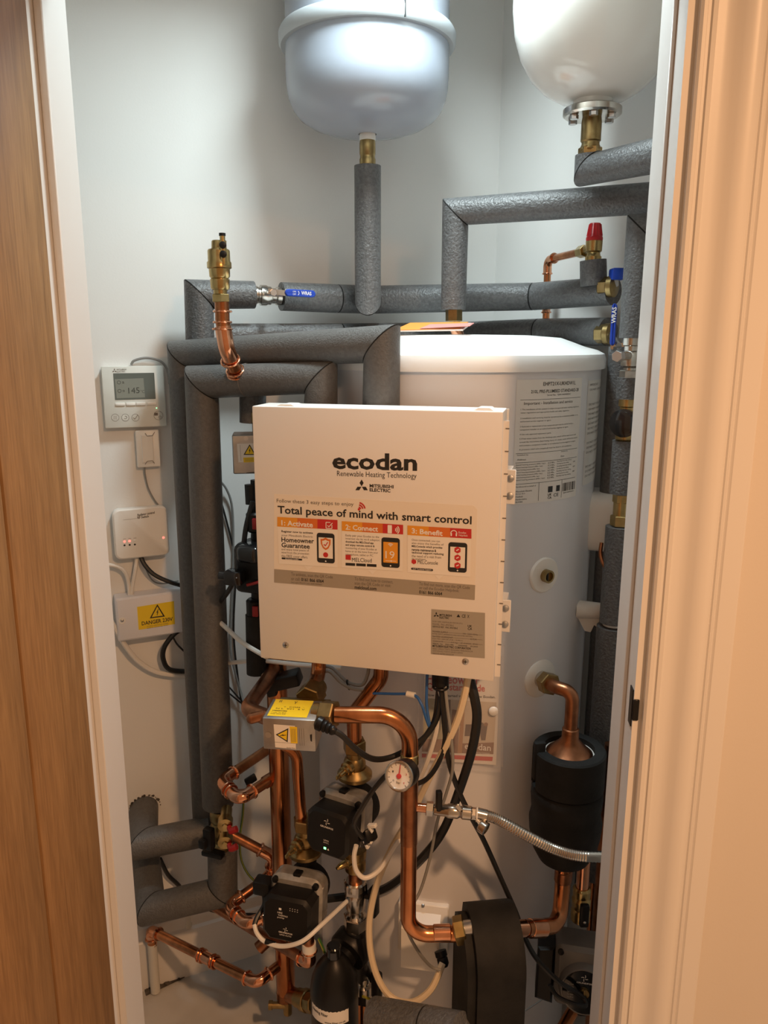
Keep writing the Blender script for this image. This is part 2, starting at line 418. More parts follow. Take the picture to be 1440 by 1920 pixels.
# ================================================================== the room
AA = math.atan(0.45)
WA = Frame((0, 1.93, 0), (math.cos(AA), math.sin(AA), 0))             # left/back wall
CORN = V((0.283, 1.93 + 0.45 * 0.283, 0))
bd = V((0.47, -0.88, 0)).normalized()
WB = Frame(CORN, bd)                                                  # right wall
CEIL = 2.47; FLOOR = 0.04
uc = (CORN - WA.o).dot(WA.u)
LEFT_END = -1.0
struct('wall_left', MB().box(WA, ((uc + LEFT_END) / 2, CEIL / 2, -0.05), (uc - LEFT_END, CEIL, 0.1)), 'wall')
struct('wall_right', MB().box(WB, (0.55, CEIL / 2, -0.05), (1.1, CEIL, 0.1)), 'wall')
PH = math.radians(-6.0)
DF = Frame((-0.417, 1.13, 0), (math.cos(PH), math.sin(PH), 0))        # door wall, origin at left stop, n looks into the hall
OPW = 0.7575; HEAD = 2.13; WT = 0.11
struct('wall_front', MB().box(DF, (-0.75, 1.25, WT / 2), (1.40, 2.5, WT)).box(DF, (OPW + 0.05 + 0.95, 1.25, WT / 2), (1.9, 2.5, WT))
       .box(DF, (OPW / 2, (2.5 + HEAD + 0.03) / 2, WT / 2), (OPW + 0.1, 2.5 - HEAD - 0.03, WT)), 'hall_wall')
wl0 = WA.pt(LEFT_END, 0); wl1 = DF.pt(-0.75, 0)
LE = Frame(wl0, (wl1 - wl0), (0, 0, 1))
struct('wall_side', MB().box(LE, ((wl1 - wl0).length / 2, CEIL / 2, 0.05), ((wl1 - wl0).length + 0.1, CEIL, 0.1)), 'wall')
G = Frame((0, 0, 0), (1, 0, 0), (0, 1, 0))
struct('ceiling', MB().box(G, (0.1, 1.75, CEIL + 0.03), (2.6, 1.3, 0.06)), 'wall')
floor_t = struct('floor', MB().box(G, (0.1, 0.4, FLOOR - 0.03), (6.0, 4.2, 0.06)), 'floor')
# closet ceiling lamp
t = Thing('ceiling_light', 'round recessed white light in the cupboard ceiling', 'light')
t.part('rim', MB().torus((0.05, 1.34, CEIL), (0, 0, 1), 0.095, 0.008), 'trim')
t.part('diffuser', MB().lathe((0.05, 1.34, CEIL - 0.001), (0, 0, 1), [(0.09, 0), (0.09, 0.002)], 24), 'lamp_glass')

# baseboard on the thermostat wall, moulded
def bb(u0, u1):
    prof = [(0, FLOOR), (0.018, FLOOR), (0.018, 0.176), (0.013, 0.182), (0.013, 0.192), (0.0155, 0.196), (0.0155, 0.215), (0.009, 0.222), (0.009, 0.230), (0.004, 0.236), (0.0, 0.238)]
    m = MB(); n = len(prof); vs = [WA.pt(u, b, c) for u in (u0, u1) for c, b in prof]
    fs = [[i, (i + 1) % n, n + (i + 1) % n, n + i] for i in range(n)] + [list(range(n)), list(range(n, 2 * n))]
    return m.add(vs, fs)
struct('baseboard_left', bb(LEFT_END, uc), 'trim')

# door lining, stops, architrave
t = Thing('trim_1', None, None, kind='structure')
LT = 0.03
t.part('lining', MB().box(DF, (-0.012 - LT / 2, HEAD / 2, WT / 2), (LT, HEAD, WT)), 'trim')
rl = t.part('lining', MB().box(DF, (OPW + 0.005 + LT / 2, HEAD / 2, WT / 2), (LT, HEAD, WT)), 'trim')
t.part('lining', MB().box(DF, (OPW / 2, HEAD + LT / 2 + 0.012, WT / 2), (OPW + 0.024, LT, WT)), 'trim')
t.part('door_stop', MB().box(DF, (-0.006, HEAD / 2, 0.032), (0.012, HEAD, 0.064), 0.0015, 1), 'trim')
t.part('door_stop', MB().box(DF, (OPW + 0.0025, HEAD / 2, 0.032), (0.005, HEAD, 0.064), 0.001, 1), 'trim')
t.part('door_stop', MB().box(DF, (OPW / 2, HEAD + 0.006, 0.032), (OPW, 0.012, 0.064), 0.0015, 1), 'trim')
# latch keep on the right rebate
kz = P(1175, 1312, 0.97).z
t.part('latch_keep', MB().box(DF, (OPW + 0.0045, kz, 0.098), (0.002, 0.052, 0.016)).box(DF, (OPW + 0.008, kz, 0.1105), (0.008, 0.030, 0.003), 0.001, 1), 'black', rl, 'black latch keep')
def architrave(side, name):
    # (distance from the inner edge, height above the wall)
    prof = [(0, 0), (0, 0.010), (0.003, 0.013), (0.007, 0.013), (0.008, 0.0105), (0.0115, 0.0105), (0.0125, 0.014), (0.017, 0.0145), (0.018, 0.012), (0.0215, 0.012),
            (0.026, 0.0115), (0.032, 0.0120), (0.038, 0.0145), (0.044, 0.0185), (0.050, 0.0215), (0.058, 0.0225), (0.064, 0.0215), (0.067, 0.0185), (0.069, 0.0165), (0.0705, 0.019),
            (0.073, 0.0195), (0.075, 0.017), (0.078, 0.0195), (0.098, 0.0195), (0.1005, 0.0175), (0.1005, 0)]
    n = len(prof); a0 = OPW + 0.005 + 0.011 if side > 0 else -0.012 - 0.011
    vs = [DF.pt(a0 + side * d, z, WT + h) for z in (0.0, HEAD + 0.13) for d, h in prof]
    fs = [[i, (i + 1) % n, n + (i + 1) % n, n + i] for i in range(n)] + [list(range(n)), list(range(n, 2 * n))]
    struct(name, MB().add(vs, fs), 'trim')
architrave(1, 'trim_2'); architrave(-1, 'trim_3')
struct('trim_4', MB().box(DF, (OPW / 2, HEAD + 0.08, WT + 0.009), (OPW + 0.046, 0.1, 0.018), 0.003), 'trim')

# the oak door, swung open towards the hall
E = P(108, 639, 1.022); E.z = 0
dd = V((-0.12, -0.99, 0)).normalized()
DO = Frame(E, -dd)               # u points from the free edge to the hinge, n towards the opening
t = Thing('door_1', None, None, kind='structure')
ws = [0.146] + [0.118] * 4 + [0.146]; a = 0.0
for w in ws:
    t.part('plank', MB().box(DO, (-(a + w / 2), 1.063, -0.022), (w - 0.003, 2.11, 0.044), 0.005, 2), 'oak'); a += w
t.part('core_board', MB().box(DO, (-a / 2, 1.063, -0.022), (a - 0.02, 2.10, 0.030)), 'oak')
for hz in (0.22, 1.0, 1.78):
    t.part('hinge', MB().cyl(DO.pt(0.008, hz - 0.05, -0.050), DO.pt(0.008, hz + 0.05, -0.050), 0.006, 12).box(DO, (0.002, hz, -0.036), (0.003, 0.1, 0.03)), 'steel')

# floor slot with debris under the white plastic pipes
sl0 = WA.hit(272, 1860); sl1 = WA.hit(382, 1812)
fr = Frame(WA.pt(0, 0.0015, 0), WA.u, WA.n)
u0 = (P(272, 1858, 1.6) - WA.o)
def floor_pt(px, py):
    d = ray(px, py); s_ = (FLOOR - CAMH) / d.z; return CAM + d * s_
q = [floor_pt(274, 1868), floor_pt(385, 1815), floor_pt(378, 1800), floor_pt(268, 1846)]
mb = MB().add([p + V((0, 0, 0.001)) for p in q] + [p + V((0, 0, 0.004)) for p in q], [[0, 1, 2, 3], [4, 5, 6, 7], [0, 1, 5, 4], [1, 2, 6, 5], [2, 3, 7, 6], [3, 0, 4, 7]])
floor_t.part('slot', mb, 'hole')
m = MB()
for i in range(60):
    a, b = random.random(), random.random(); p = q[0].lerp(q[1], a).lerp(q[3].lerp(q[2], a), b)
    s_ = random.uniform(0.002, 0.006); m.ball(p + V((0, 0, 0.004)), s_, 5, 3, (1, random.uniform(.5, 1.4), .6))
single('rubble', 'dark crumbs of rubble in the floor slot below the white pipes', 'rubble', m, 'hole', kind='stuff')

# ================================================================== hot water cylinder
CC = V((0.148, 1.652, 0)); CR = 0.2975
def cyl_hit(px, py, R=CR):
    d = ray(px, py); ox, oy = -CC.x, -CC.y
    A = d.x ** 2 + d.y ** 2; B = 2 * (ox * d.x + oy * d.y); C = ox * ox + oy * oy - R * R
    s_ = (-B - math.sqrt(max(B * B - 4 * A * C, 0))) / (2 * A); p = CAM + d * s_
    return math.atan2(p.x - CC.x, -(p.y - CC.y)), p.z        # angle from the front, height
def cyl_pt(th, z, R=CR): return V((CC.x + R * math.sin(th), CC.y - R * math.cos(th), z))
def cyl_frame(px, py, R=CR):
    th, z = cyl_hit(px, py, R); return Frame(cyl_pt(th, z, R), (math.cos(th), math.sin(th), 0), (0, 0, 1))
cy = Thing('hot_water_cylinder', 'tall white hot water cylinder with domed lid in the corner of the cupboard', 'cylinder')
cy.part('body', MB().lathe(CC, (0, 0, 1), [(CR - 0.01, FLOOR), (CR, FLOOR + 0.01), (CR, 1.592)], 96), 'cylinder_white')
cy.part('lid', MB().lathe(CC, (0, 0, 1), [(CR + 0.001, 1.589), (CR + 0.008, 1.587), (CR + 0.0085, 1.604), (CR + 0.0045, 1.615), (CR - 0.010, 1.6225), (0.262, 1.629), (0.238, 1.638), (0.215, 1.646), (0.15, 1.651), (0.0005, 1.653)], 96), 'lid_white')
def curved_patch(th0, z0, th1, z1, off, n=14):
    m = MB(); R = CR + off; vs = []
    for i in range(n + 1):
        th = th0 + (th1 - th0) * i / n; vs += [cyl_pt(th, z0, R), cyl_pt(th, z1, R)]
    return m.add(vs, [[2 * i, 2 * i + 2, 2 * i + 3, 2 * i + 1] for i in range(n)])
def curved_text(mb, body, th0, th1, z, h, off=0.0008, bold=0.0):
    vs, fs = text_mesh(body, bold); R = CR + off
    mb.add([cyl_pt(th0 + (th1 - th0) * a, z + b * h, R) for a, b in vs], fs)
# data label: corners from the photograph
tl, zt = cyl_hit(969, 712); tr, _ = cyl_hit(1091, 712); _, zb = cyl_hit(1000, 943)
lab = cy.part('data_label', curved_patch(tl, zb, tr, zt, 0.0004), 'paper')
ink = MB(); LH = zt - zb; LW = tr - tl
def lt(body, x0, x1, yy, h, bold=0.0): curved_text(ink, body, tl + LW * x0, tl + LW * x1, zt - LH * yy, LH * h, bold=bold)
def lr(x0, x1, y0, y1): ink.f += [[i + len(ink.v) for i in f] for f in curved_patch(0, 0, 1, 1, 0, 6).f]; ink.v += curved_patch(tl + LW * x0, zt - LH * y1, tl + LW * x1, zt - LH * y0, 0.0008, 6).v
lt('EHPT21X-UKHDW1L', 0.34, 0.86, 0.052, 0.030, 0.006); lt('210L PRE-PLUMBED STANDARD-28', 0.18, 0.93, 0.108, 0.026, 0.006); lt('Serial No.  TJ00104090024C', 0.40, 0.78, 0.136, 0.016)
lr(0.05, 0.98, 0.157, 0.160)
lt('Important - Installation and service', 0.10, 0.82, 0.205, 0.030)
rows = ['1 The installation of this system is subject to approval under building regulations,', 'water regulations and appropriate health and safety regulation.', '2 Installation and servicing must be carried out by a competent installer or an',
        'authorised service engineer or agent.', '3 Removal or replacement of any component part must be carried out by a', 'competent installer or an authorised service engineer or agent.', '4 Use only approved replacement parts.',
        '5 If hot water issues from the discharge pipe, switch off the heat source and', 'consult the instructions (fault finding chart). If in doubt, switch off the heat source', 'and contact a competent installer or an authorised service engineer or agent.', 'A pressure relief valve (supplied) must be fitted to all installations']
yy = [0.243, 0.268, 0.312, 0.337, 0.378, 0.403, 0.440, 0.475, 0.502, 0.529, 0.562]
for s_, y_ in zip(rows, yy): lt(s_, 0.06, min(0.96, 0.06 + len(s_) * 0.0112), y_, 0.014)
lr(0.02, 0.97, 0.583, 0.586); lt('Installed by', 0.04, 0.18, 0.605, 0.013); lt('Installed by', 0.66, 0.78, 0.602, 0.013); lt('Address', 0.04, 0.15, 0.640, 0.013); lt('Date', 0.66, 0.72, 0.640, 0.013)
lr(0.02, 0.97, 0.658, 0.661)
for k in range(7):
    lt('Rated heating pressure (MPa / bar)', 0.03, 0.42 - 0.04 * (k % 3), 0.685 + k * 0.0205, 0.013); lt('0.3 MPa', 0.46, 0.56, 0.685 + k * 0.0205, 0.013); lt('Standing heat loss setting', 0.60, 0.86 - 0.05 * (k % 2), 0.680 + k * 0.0205, 0.013)
    if k % 2: lt('kW', 0.90, 0.94, 0.680 + k * 0.0205, 0.012)
lr(0.02, 0.96, 0.832, 0.835); lr(0.34, 0.345, 0.835, 0.985); lr(0.70, 0.705, 0.835, 0.985)
lt('Manufactured on behalf of', 0.03, 0.30, 0.862, 0.012)
for k, s_ in enumerate(('Mitsubishi Electric', 'Europe B.V.', 'Hatfield', 'Hertfordshire', 'AL10 8XB')): lt(s_, 0.04, 0.04 + 0.011 * len(s_), 0.900 + k * 0.022, 0.013)
lr(0.48, 0.55, 0.875, 0.925); lr(0.61, 0.67, 0.875, 0.925); lt('UK', 0.48, 0.54, 0.955, 0.02, 0.02); lt('CA', 0.48, 0.54, 0.980, 0.02, 0.02); lt('CE', 0.57, 0.65, 0.968, 0.028, 0.01)
for k in range(26):
    if k % 3 != 2 or k % 5 == 0: lr(0.72 + k * 0.0095, 0.724 + k * 0.0095 + 0.003 * (k % 2), 0.865, 0.935)
lt('TJ00104090024C', 0.73, 0.95, 0.957, 0.013)
cy.part('print', ink, 'ink', lab, None, 'stuff')
# second, narrow label further round
t2, z2 = cyl_hit(1103, 714); t3, _ = cyl_hit(1131, 716); _, z3 = cyl_hit(1105, 905)
lab2 = cy.part('warning_label', curved_patch(t2, z3, t3 + 0.25, z2, 0.0004), 'paper')
ink2 = MB()
for k in range(20):
    if k in (2, 3, 11, 15, 16): continue
    curved_text(ink2, ('IMPORTANT' if k == 0 else 'DO NOT OPERATE THE HEATER'), t2 + 0.03, t2 + (0.20 if k == 0 else 0.5), z2 - (z2 - z3) * (0.05 + k * 0.046), 0.004)
cy.part('print', ink2, 'ink_soft', lab2, None, 'stuff')
# immersion heater cover on the right flank
fr = cyl_frame(1117, 972); a_in = V((0.93, -0.37, 0)).normalized()
base = fr.o - a_in * 0.03; S = Frame(base, a_in.cross(V((0, 0, 1))) * -1, (0, 0, 1), a_in)
hh = (P(1120, 918, fr.o.y).z - P(1120, 1024, fr.o.y).z)
cy.part('immersion_heater_cover', MB().prism(S, roundrect(-hh / 2, -hh / 2, hh / 2, hh / 2, 0.03), 0, 0.085, 0.006), 'plastic_white')
# sensor pocket with rosette
def rosette(px, py, wpx, name='rosette', m='plastic_white'):
    fr = cyl_frame(px, py); r = rad(wpx, fr.o)
    cy.part(name, MB().lathe(fr.pt(0, 0, -0.006), fr.n, [(r, 0), (r, 0.007), (r * 0.93, 0.0092), (r * 0.3, 0.010), (r * 0.001, 0.010)], 32, False), m); return fr, r
fr, r = rosette(1020, 1078, 69)
cy.part('sensor_pocket', MB().lathe(fr.pt(0, 0, 0.002), fr.n, [(0.0125, 0), (0.0125, 0.013), (0.009, 0.013), (0.009, 0.006), (0.0001, 0.006)], 20, False), 'brass_dull')
cy.part('sensor_slot', MB().box(fr, (0, 0, 0.0095), (0.003, 0.016, 0.003)), 'ink')
ros_fr, _ = rosette(1013, 1272, 74)
# drain bracket of white plastic on the right flank
fr = cyl_frame(1085, 1150); nn = V((0.80, -0.60, 0)); S = Frame(fr.o - nn * 0.012, nn.cross(V((0, 0, 1))) * -1, (0, 0, 1), nn)
br = cy.part('bracket_plate', MB().prism(S, [(-0.034, 0.014), (-0.018, 0.032), (0.006, 0.03), (0.03, -0.05), (0.02, -0.062), (0.004, -0.05)], 0.0, 0.008), 'plastic_white')
ax = V((0.985, -0.17, -0.02)).normalized(); p0 = S.pt(0.0, 0.008, 0.005)
cy.part('bracket_arm', MB().lathe(p0, ax, [(0.019, 0), (0.016, 0.052), (0.013, 0.053), (0.013, 0.068), (0.0001, 0.068)], 24, False), 'plastic_white', br)
w_ = Frame(p0, ax, (0, 0, 1))
cy.part('bracket_rib', MB().prism(w_, [(0.0, -0.008), (0.05, -0.010), (0.044, -0.034), (0.038, -0.03), (0.032, -0.046), (0.02, -0.044)], -0.004, 0.004), 'plastic_white', br)
cy.part('screw', MB().lathe(S.pt(-0.022, 0.014, 0.008), S.n, [(0.004, 0), (0.003, 0.002), (0.0001, 0.002)], 10, False), 'steel', br)

# ================================================================== expansion vessels
gv = P(689, 200, 1.70); gx = V((gv.x, gv.y, 0))
zr = P(545, 78, 1.70).z; zbm = P(690, 252, 1.70).z; RG = 0.163
t = Thing('expansion_vessel', 'blue-grey expansion vessel with a rim band hanging above the control box', 'vessel')
dome = [(0.018, zbm), (0.03, zbm + 0.0005), (0.06, zbm + 0.003), (0.095, zbm + 0.0095), (0.118, zbm + 0.0175), (0.137, zbm + 0.029), (0.150, zbm + 0.044), (0.158, zbm + 0.062), (0.162, zbm + 0.082), (RG, zbm + 0.10), (RG, zr)]
t.part('lower_shell', MB().lathe(gx, (0, 0, 1), dome, 72, False), 'vessel_grey')
t.part('upper_shell', MB().lathe(gx, (0, 0, 1), [(RG - 0.001, zr), (RG - 0.001, 2.40), (0.13, 2.44), (0.0005, 2.455)], 72, False), 'vessel_grey')
rim = [(RG, zr - 0.015), (RG + 0.008, zr - 0.0145), (RG + 0.012, zr - 0.009), (RG + 0.0125, zr + 0.007), (RG + 0.009, zr + 0.013), (RG, zr + 0.014)]
m = MB(); m.lathe(gx, (0, 0, 1), rim, 72, False); t.part('clamp_ring', m, 'vessel_rim')
q = math.radians(-66); e = V((math.cos(q), math.sin(q), 0))
t.part('ring_joint', MB().box(Frame(gx + e * (RG + 0.0115) + V((0, 0, zr)), e.cross(V((0, 0, 1))), (0, 0, 1), e), (0, 0, 0), (0.002, 0.027, 0.004)), 'ink')
t.part('inlet_neck', MB().cyl(gx + V((0, 0, zbm - 0.012)), gx + V((0, 0, zbm + 0.003)), 0.0165, 20), 'plastic_white')
t.part('inlet_fitting', MB().lathe(gx + V((0, 0, zbm - 0.058)), (0, 0, 1), [(0.0165, 0), (0.0168, 0.010), (0.0155, 0.013), (0.0155, 0.018), (0.0165, 0.021), (0.0165, 0.040), (0.0158, 0.046)], 20), 'brass_dull')
# white potable vessel by the right wall
wv = P(1111, 200, 1.462); wx = V((wv.x, wv.y, 0)); zf = P(1111, 211, 1.462).z; RW = 0.1425
t = Thing('expansion_vessel', 'glossy white rounded expansion vessel with a bolted steel flange, by the right wall', 'vessel')
prof = [(0.036, zf + 0.004), (0.030, zf + 0.012), (0.034, zf + 0.018), (0.06, zf + 0.022), (0.085, zf + 0.036), (0.108, zf + 0.058), (0.126, zf + 0.088), (0.138, zf + 0.125), (RW, zf + 0.165), (RW, zf + 0.30), (0.12, zf + 0.36), (0.001, zf + 0.40)]
t.part('shell', MB().lathe(wx, (0, 0, 1), prof, 72, False), 'vessel_white')
fl = t.part('flange', MB().lathe(wx + V((0, 0, zf - 0.007)), (0, 0, 1), [(0.014, 0.001), (0.046, 0.0), (0.050, 0.003), (0.050, 0.012), (0.047, 0.014), (0.02, 0.014)], 40), 'nickel')
for k in range(6):
    q = math.radians(60 * k + 20); c = wx + V((0.036 * math.cos(q), 0.036 * math.sin(q), zf - 0.007))
    t.part('bolt', MB().nut(c - V((0, 0, 0.007)), c, 0.0075), 'steel', fl)
t.part('inlet_fitting', MB().lathe(wx + V((0, 0, zf - 0.066)), (0, 0, 1), [(0.017, 0), (0.019, 0.006), (0.0155, 0.014), (0.0155, 0.018), (0.0175, 0.020), (0.0175, 0.050), (0.016, 0.060)], 20), 'brass_dull')
t.part('nut', MB().nut(wx + V((0, 0, zf - 0.070)), wx + V((0, 0, zf - 0.056)), 0.0205), 'brass')
VG = (gx, zbm); VW = (wx, zf)

# ================================================================== control box on the cylinder front
BXU = math.radians(-13.5)
BX = Frame(P(708, 1010, 1.247), (math.cos(BXU), math.sin(BXU), 0))
cr = [BX.hit(*q) for q in ((470, 763), (945, 770), (925, 1277), (490, 1235))]
bw0 = (cr[0][0] + cr[3][0]) / 2; bw1 = (cr[1][0] + cr[2][0]) / 2; bh1 = (cr[0][1] + cr[1][1]) / 2; bh0 = (cr[2][1] + cr[3][1]) / 2
print('BOX', cr, bw1 - bw0, bh1 - bh0)
cb = Thing('control_box', 'white metal control box with printed instruction sticker mounted on the cylinder front', 'control box')
BD = 0.074
cov = cb.part('cover', MB().box(BX, ((bw0 + bw1) / 2, (bh0 + bh1) / 2, -BD / 2), (bw1 - bw0, bh1 - bh0, BD), 0.0025, 2), 'box_white')
bk = cb.part('back_plate', MB().box(BX, ((bw0 + bw1) / 2 + 0.001, (bh0 + bh1) / 2, -BD - 0.003), (bw1 - bw0 + 0.004, bh1 - bh0 - 0.004, 0.005)), 'box_white')
cb.part('hinge_strip', MB().box(BX, (bw1 + 0.004, (bh0 + bh1) / 2 - 0.005, -0.012), (0.010, bh1 - bh0 - 0.02, 0.003)), 'box_white')
for k in range(12):
    z_ = bh0 + (bh1 - bh0) * (0.06 + k * 0.08); cb.part('hinge_slot', MB().box(BX, (bw1 + 0.0065, z_, -0.0102), (0.006, 0.0016, 0.001)), 'ink_soft')
cb.part('top_tab', MB().prism(BX.at(bw1 - 0.028, bh1, -0.03), [(-0.02, 0), (0.012, 0), (0.006, 0.004), (-0.012, 0.004)], -0.02, 0.02), 'box_white')
cb.part('top_tab', MB().prism(BX.at(bw0 + 0.06, bh1, -0.03), [(-0.02, 0), (0.012, 0), (0.006, 0.003), (-0.012, 0.003)], -0.02, 0.02), 'box_white')
for (y1, y2) in ((880, 945), (1125, 1185)):
    cf = BX.at(0, 0, -0.035); a, bt = cf.hit(954, y1); a, bb_ = cf.hit(951, y2)
    br = cb.part('bracket', MB().box(BX, (bw1 + 0.004, (bt + bb_) / 2, -0.035), (0.034, bt - bb_, 0.003), 0.001, 1).box(BX, (bw1 + 0.004, (bt + bb_) / 2, -0.055), (0.02, bt - bb_, 0.04)), 'box_white')
    for k in (0.25, 0.75):
        c = BX.pt(bw1 + 0.0125, bt + (bb_ - bt) * k, -0.033)
        sc = cb.part('screw', MB().lathe(c, BX.n, [(0.006, 0), (0.0055, 0.002), (0.002, 0.0035), (0.0001, 0.0035)], 14, False), 'zinc', br)
for px, py in ((536, 1209), (873, 1240)):
    a, b = BX.hit(px, py); s_ = cb.part('screw', MB().lathe(BX.pt(a, b, 0), BX.n, [(0.006, 0), (0.0055, 0.0015), (0.002, 0.0028), (0.0001, 0.0028)], 16, False), 'steel', cov)
    p_ = Print(BX.at(a, b, 0.0029), 0); p_.line((-0.003, 0), (0.003, 0), 0.0012, 'ink', 0, True); p_.line((0, -0.003), (0, 0.003), 0.0012, 'ink', 0, True)
    p_.emit(cb, cov, 'cross_slot')
# logo print straight on the cover
pr = Print(BX, 0.0003)
pr.text('ecodan', 623, 879.5, 782, 883.5, 31.5, 'ink', 0, 0.03)
pr.text('Renewable Heating Technology', 632, 895.5, 781, 900.5, 13, 'ink', 0)
def emblem(pr, cx, cy_, s, ink, lv=0):       # three diamonds
    for dx, dy, v in ((0, -0.5, ((0, -.5), (.29, 0), (0, .5), (-.29, 0))), (-0.43, .25, ((.145, -.25), (.43, .25), (-.145, .25), (-.43, -.25))), (0.43, .25, ((-.145, -.25), (.43, -.25), (.145, .25), (-.43, .25)))):
        pass
    h = 0.866
    def q(*ps): pr.poly([(cx + a * s, cy_ + b * s) for a, b in ps], ink, lv)
    q((0, 0), (-.29, -.5), (0, -1), (.29, -.5))
    q((-.03, .05), (-.33, .55), (-.90, .55), (-.60, .05)); q((.03, .05), (.60, .05), (.90, .55), (.33, .55))
emblem(pr, 678, 912, 13, 'ink')
pr.text('MITSUBISHI', 693, 914, 738, 916, 6.5, 'ink', 0, 0.03); pr.text('ELECTRIC', 693, 921.5, 732, 923.5, 6.5, 'ink', 0, 0.03)
pr.emit(cb, cov, 'print')
# the instruction sticker
def quad_plate(fr, corners, c0, c1):
    pl = [fr.hit(*q) for q in corners]; return MB().prism(fr, pl[::-1], c0, c1)
stk = cb.part('instruction_sticker', quad_plate(BX, ((514, 926), (888, 948), (895, 955), (890, 1125), (514, 1092)), 0.0, 0.0004), 'sticker', None, 'beige sticker with three numbered steps')
pr = Print(BX, 0.0006)
pr.poly([(514, 1067), (891, 1097), (890, 1125), (514, 1092)], 'band')
pr.text('Follow these 3 easy steps to enjoy', 519, 944, 663, 951, 9, 'ink_soft', 1)
pr.text('Total peace of mind with smart control', 521, 967, 884, 988, 19, 'ink', 1, 0.018)
for r_ in (4.5, 9, 13.5):
    k = 0.00085; pr.ring((672, 955), r_ * k - 0.0012, r_ * k + 0.0012, 'ink_red', 1, 10, 10, 80)
pr.disc((673, 955), 0.002, 'ink_red', 1)
cards = [((520, 969), (633, 975), (633, 1064), (523, 1057), '1: Activate', (528, 985, 587, 989)),
         ((641, 977), (756, 984), (755, 1071), (641, 1064), '2: Connect', (648, 993, 709, 997)),
         ((764, 985), (884, 992), (882, 1082), (764, 1073), '3: Benefit', (772, 1000, 830, 1005))]
for c0, c1, c2, c3, ttl, tb in cards:
    pr.poly([c0, c1, c2, c3], 'card', 1)
    mx_ = (c3[0] + c2[0]) / 2; my = (c3[1] + c2[1]) / 2; pr.poly([(mx_ - 9, my), (mx_ + 9, my + 1), (mx_, my + 9)], 'card', 1)
    for k in range(3):
        a = k / 3; b = (k + 1) / 3; l = lambda p, q, s_: (p[0] + (q[0] - p[0]) * s_, p[1] + (q[1] - p[1]) * s_)
        A = l(c0, c1, a); B = l(c0, c1, b); pr.poly([A, B, (B[0], B[1] + 18), (A[0], A[1] + 18)], ('ink_orange', 'ink_mid', 'ink_red')[k], 2)
    pr.text(ttl, *tb, 10, 'ink_white', 3, 0.025)
# header icons
a, b = pr.ab((617, 985)); k = 0.0052
for p, q in (((-k, -k), (k, -k)), ((k, -k), (k, k * .2)), ((-k, -k), (-k, k)), ((-k, k), (k * .5, k)), ((-k * .5, 0), (-k * .05, -k * .5)), ((-k * .05, -k * .5), (k * 1.2, k * .9))):
    pr.line((a + p[0], b + p[1]), (a + q[0], b + q[1]), 0.0013, 'ink_white', 3, True)
pr.rrect((727, 984), (735, 1000), 0.001, 'ink_white', 3)
for r_ in (0.003, 0.0058, 0.0086): pr.ring((739, 993), r_ - 0.0008, r_ + 0.0008, 'ink_white', 3, 8, -45, 45)
pr.ring((851, 1000), 0.0042, 0.0056, 'ink_white', 3, 14, -10, 190); pr.rrect((845, 999), (847.5, 1005), 0.0008, 'ink_white', 3); pr.rrect((854.5, 999.5), (857, 1005.5), 0.0008, 'ink_white', 3)
pr.text('Ecodan', 860, 1000, 874, 1001, 4, 'ink_white', 3); pr.text('Helpdesk', 860, 1006, 877, 1007, 4.5, 'ink_white', 3)
def lines(items, x, y, dy, h, wpc, slope=0.055):
    for i, (s_, b_) in enumerate(items): pr.text(s_, x, y + i * dy, x + len(s_) * wpc, y + i * dy + len(s_) * wpc * slope, h, 'ink' if b_ else 'ink_soft', 2, 0.02 if b_ else 0)
lines([('Register now to activate', 1), ('your Mitsubishi Electric', 0)], 528, 999, 7.2, 5, 2.45)
pr.text('Homeowner', 528, 1016, 589, 1019, 9, 'ink', 2, 0.02); pr.text('Guarantee', 528, 1026, 581, 1029, 9, 'ink', 2, 0.02)
lines([('and enjoy total peace of', 0), ('mind from the protection', 0), ('this FREE cover offers.', 0)], 528, 1032.5, 6, 5, 2.15)
pr.rrect((528, 1045), (567, 1051), 0.0018, 'ink', 2); pr.text('Activate today', 535, 1050, 560, 1051, 4, 'ink_white', 3)
lines([('Easily pair your Ecodan to the', 0), ('internet via its wi-fi adaptor,', 0), ('download the MELCloud app', 1), ('and enjoy remote control &', 1), ('monitoring of your Ecodan at', 0), ('home or on the move from your', 0), ('smartphone, tablet or PC.', 0)], 648, 1006.5, 5.9, 5, 2.1)
pr.poly([(648, 1040), (658, 1040), (658, 1050), (648, 1049)], 'ink_red', 2); pr.text('MELCloud', 660, 1053, 697, 1054.5, 7.5, 'ink', 2)
for k in range(3): pr.poly([(648 + k * 20, 1055 + k), (666 + k * 20, 1056 + k), (666 + k * 20, 1061 + k), (648 + k * 20, 1060 + k)], 'ink', 2)
lines([('Once connected, you can', 0), ('also enjoy the benefits of', 0), ('MELConsole which provides', 1), ('remote maintenance &', 1), ('technical support reducing', 1), ('the need of a visit from', 0), ('an engineer.', 0)], 772, 1015, 5.9, 5, 2.3)
a, b = pr.ab((776, 1053)); pr.poly([(a + 0.0045 * math.cos(math.radians(60 * i + 30)), b + 0.0045 * math.sin(math.radians(60 * i + 30))) for i in range(6)], 'ink_red', 2, True)
pr.text('MELConsole', 783, 1057, 821, 1059, 7, 'ink', 2); pr.rrect((771, 1064), (812, 1071), 0.0018, 'ink', 2); pr.text('24/7 Technical Support', 774, 1069, 809, 1070.5, 4, 'ink_white', 3)
for (px, py), scr in (((611, 1028), 'card'), ((732.5, 1036.5), 'ink_orange'), ((858, 1045.5), 'card')):
    pr.rrect((px - 17, py - 29.5), (px + 17, py + 28.5), 0.0045, 'ink', 3); pr.rrect((px - 13.5, py - 21), (px + 13.5, py + 19.5), 0.0005, scr, 4); pr.disc((px, py + 24), 0.0013, 'ink_white', 4)
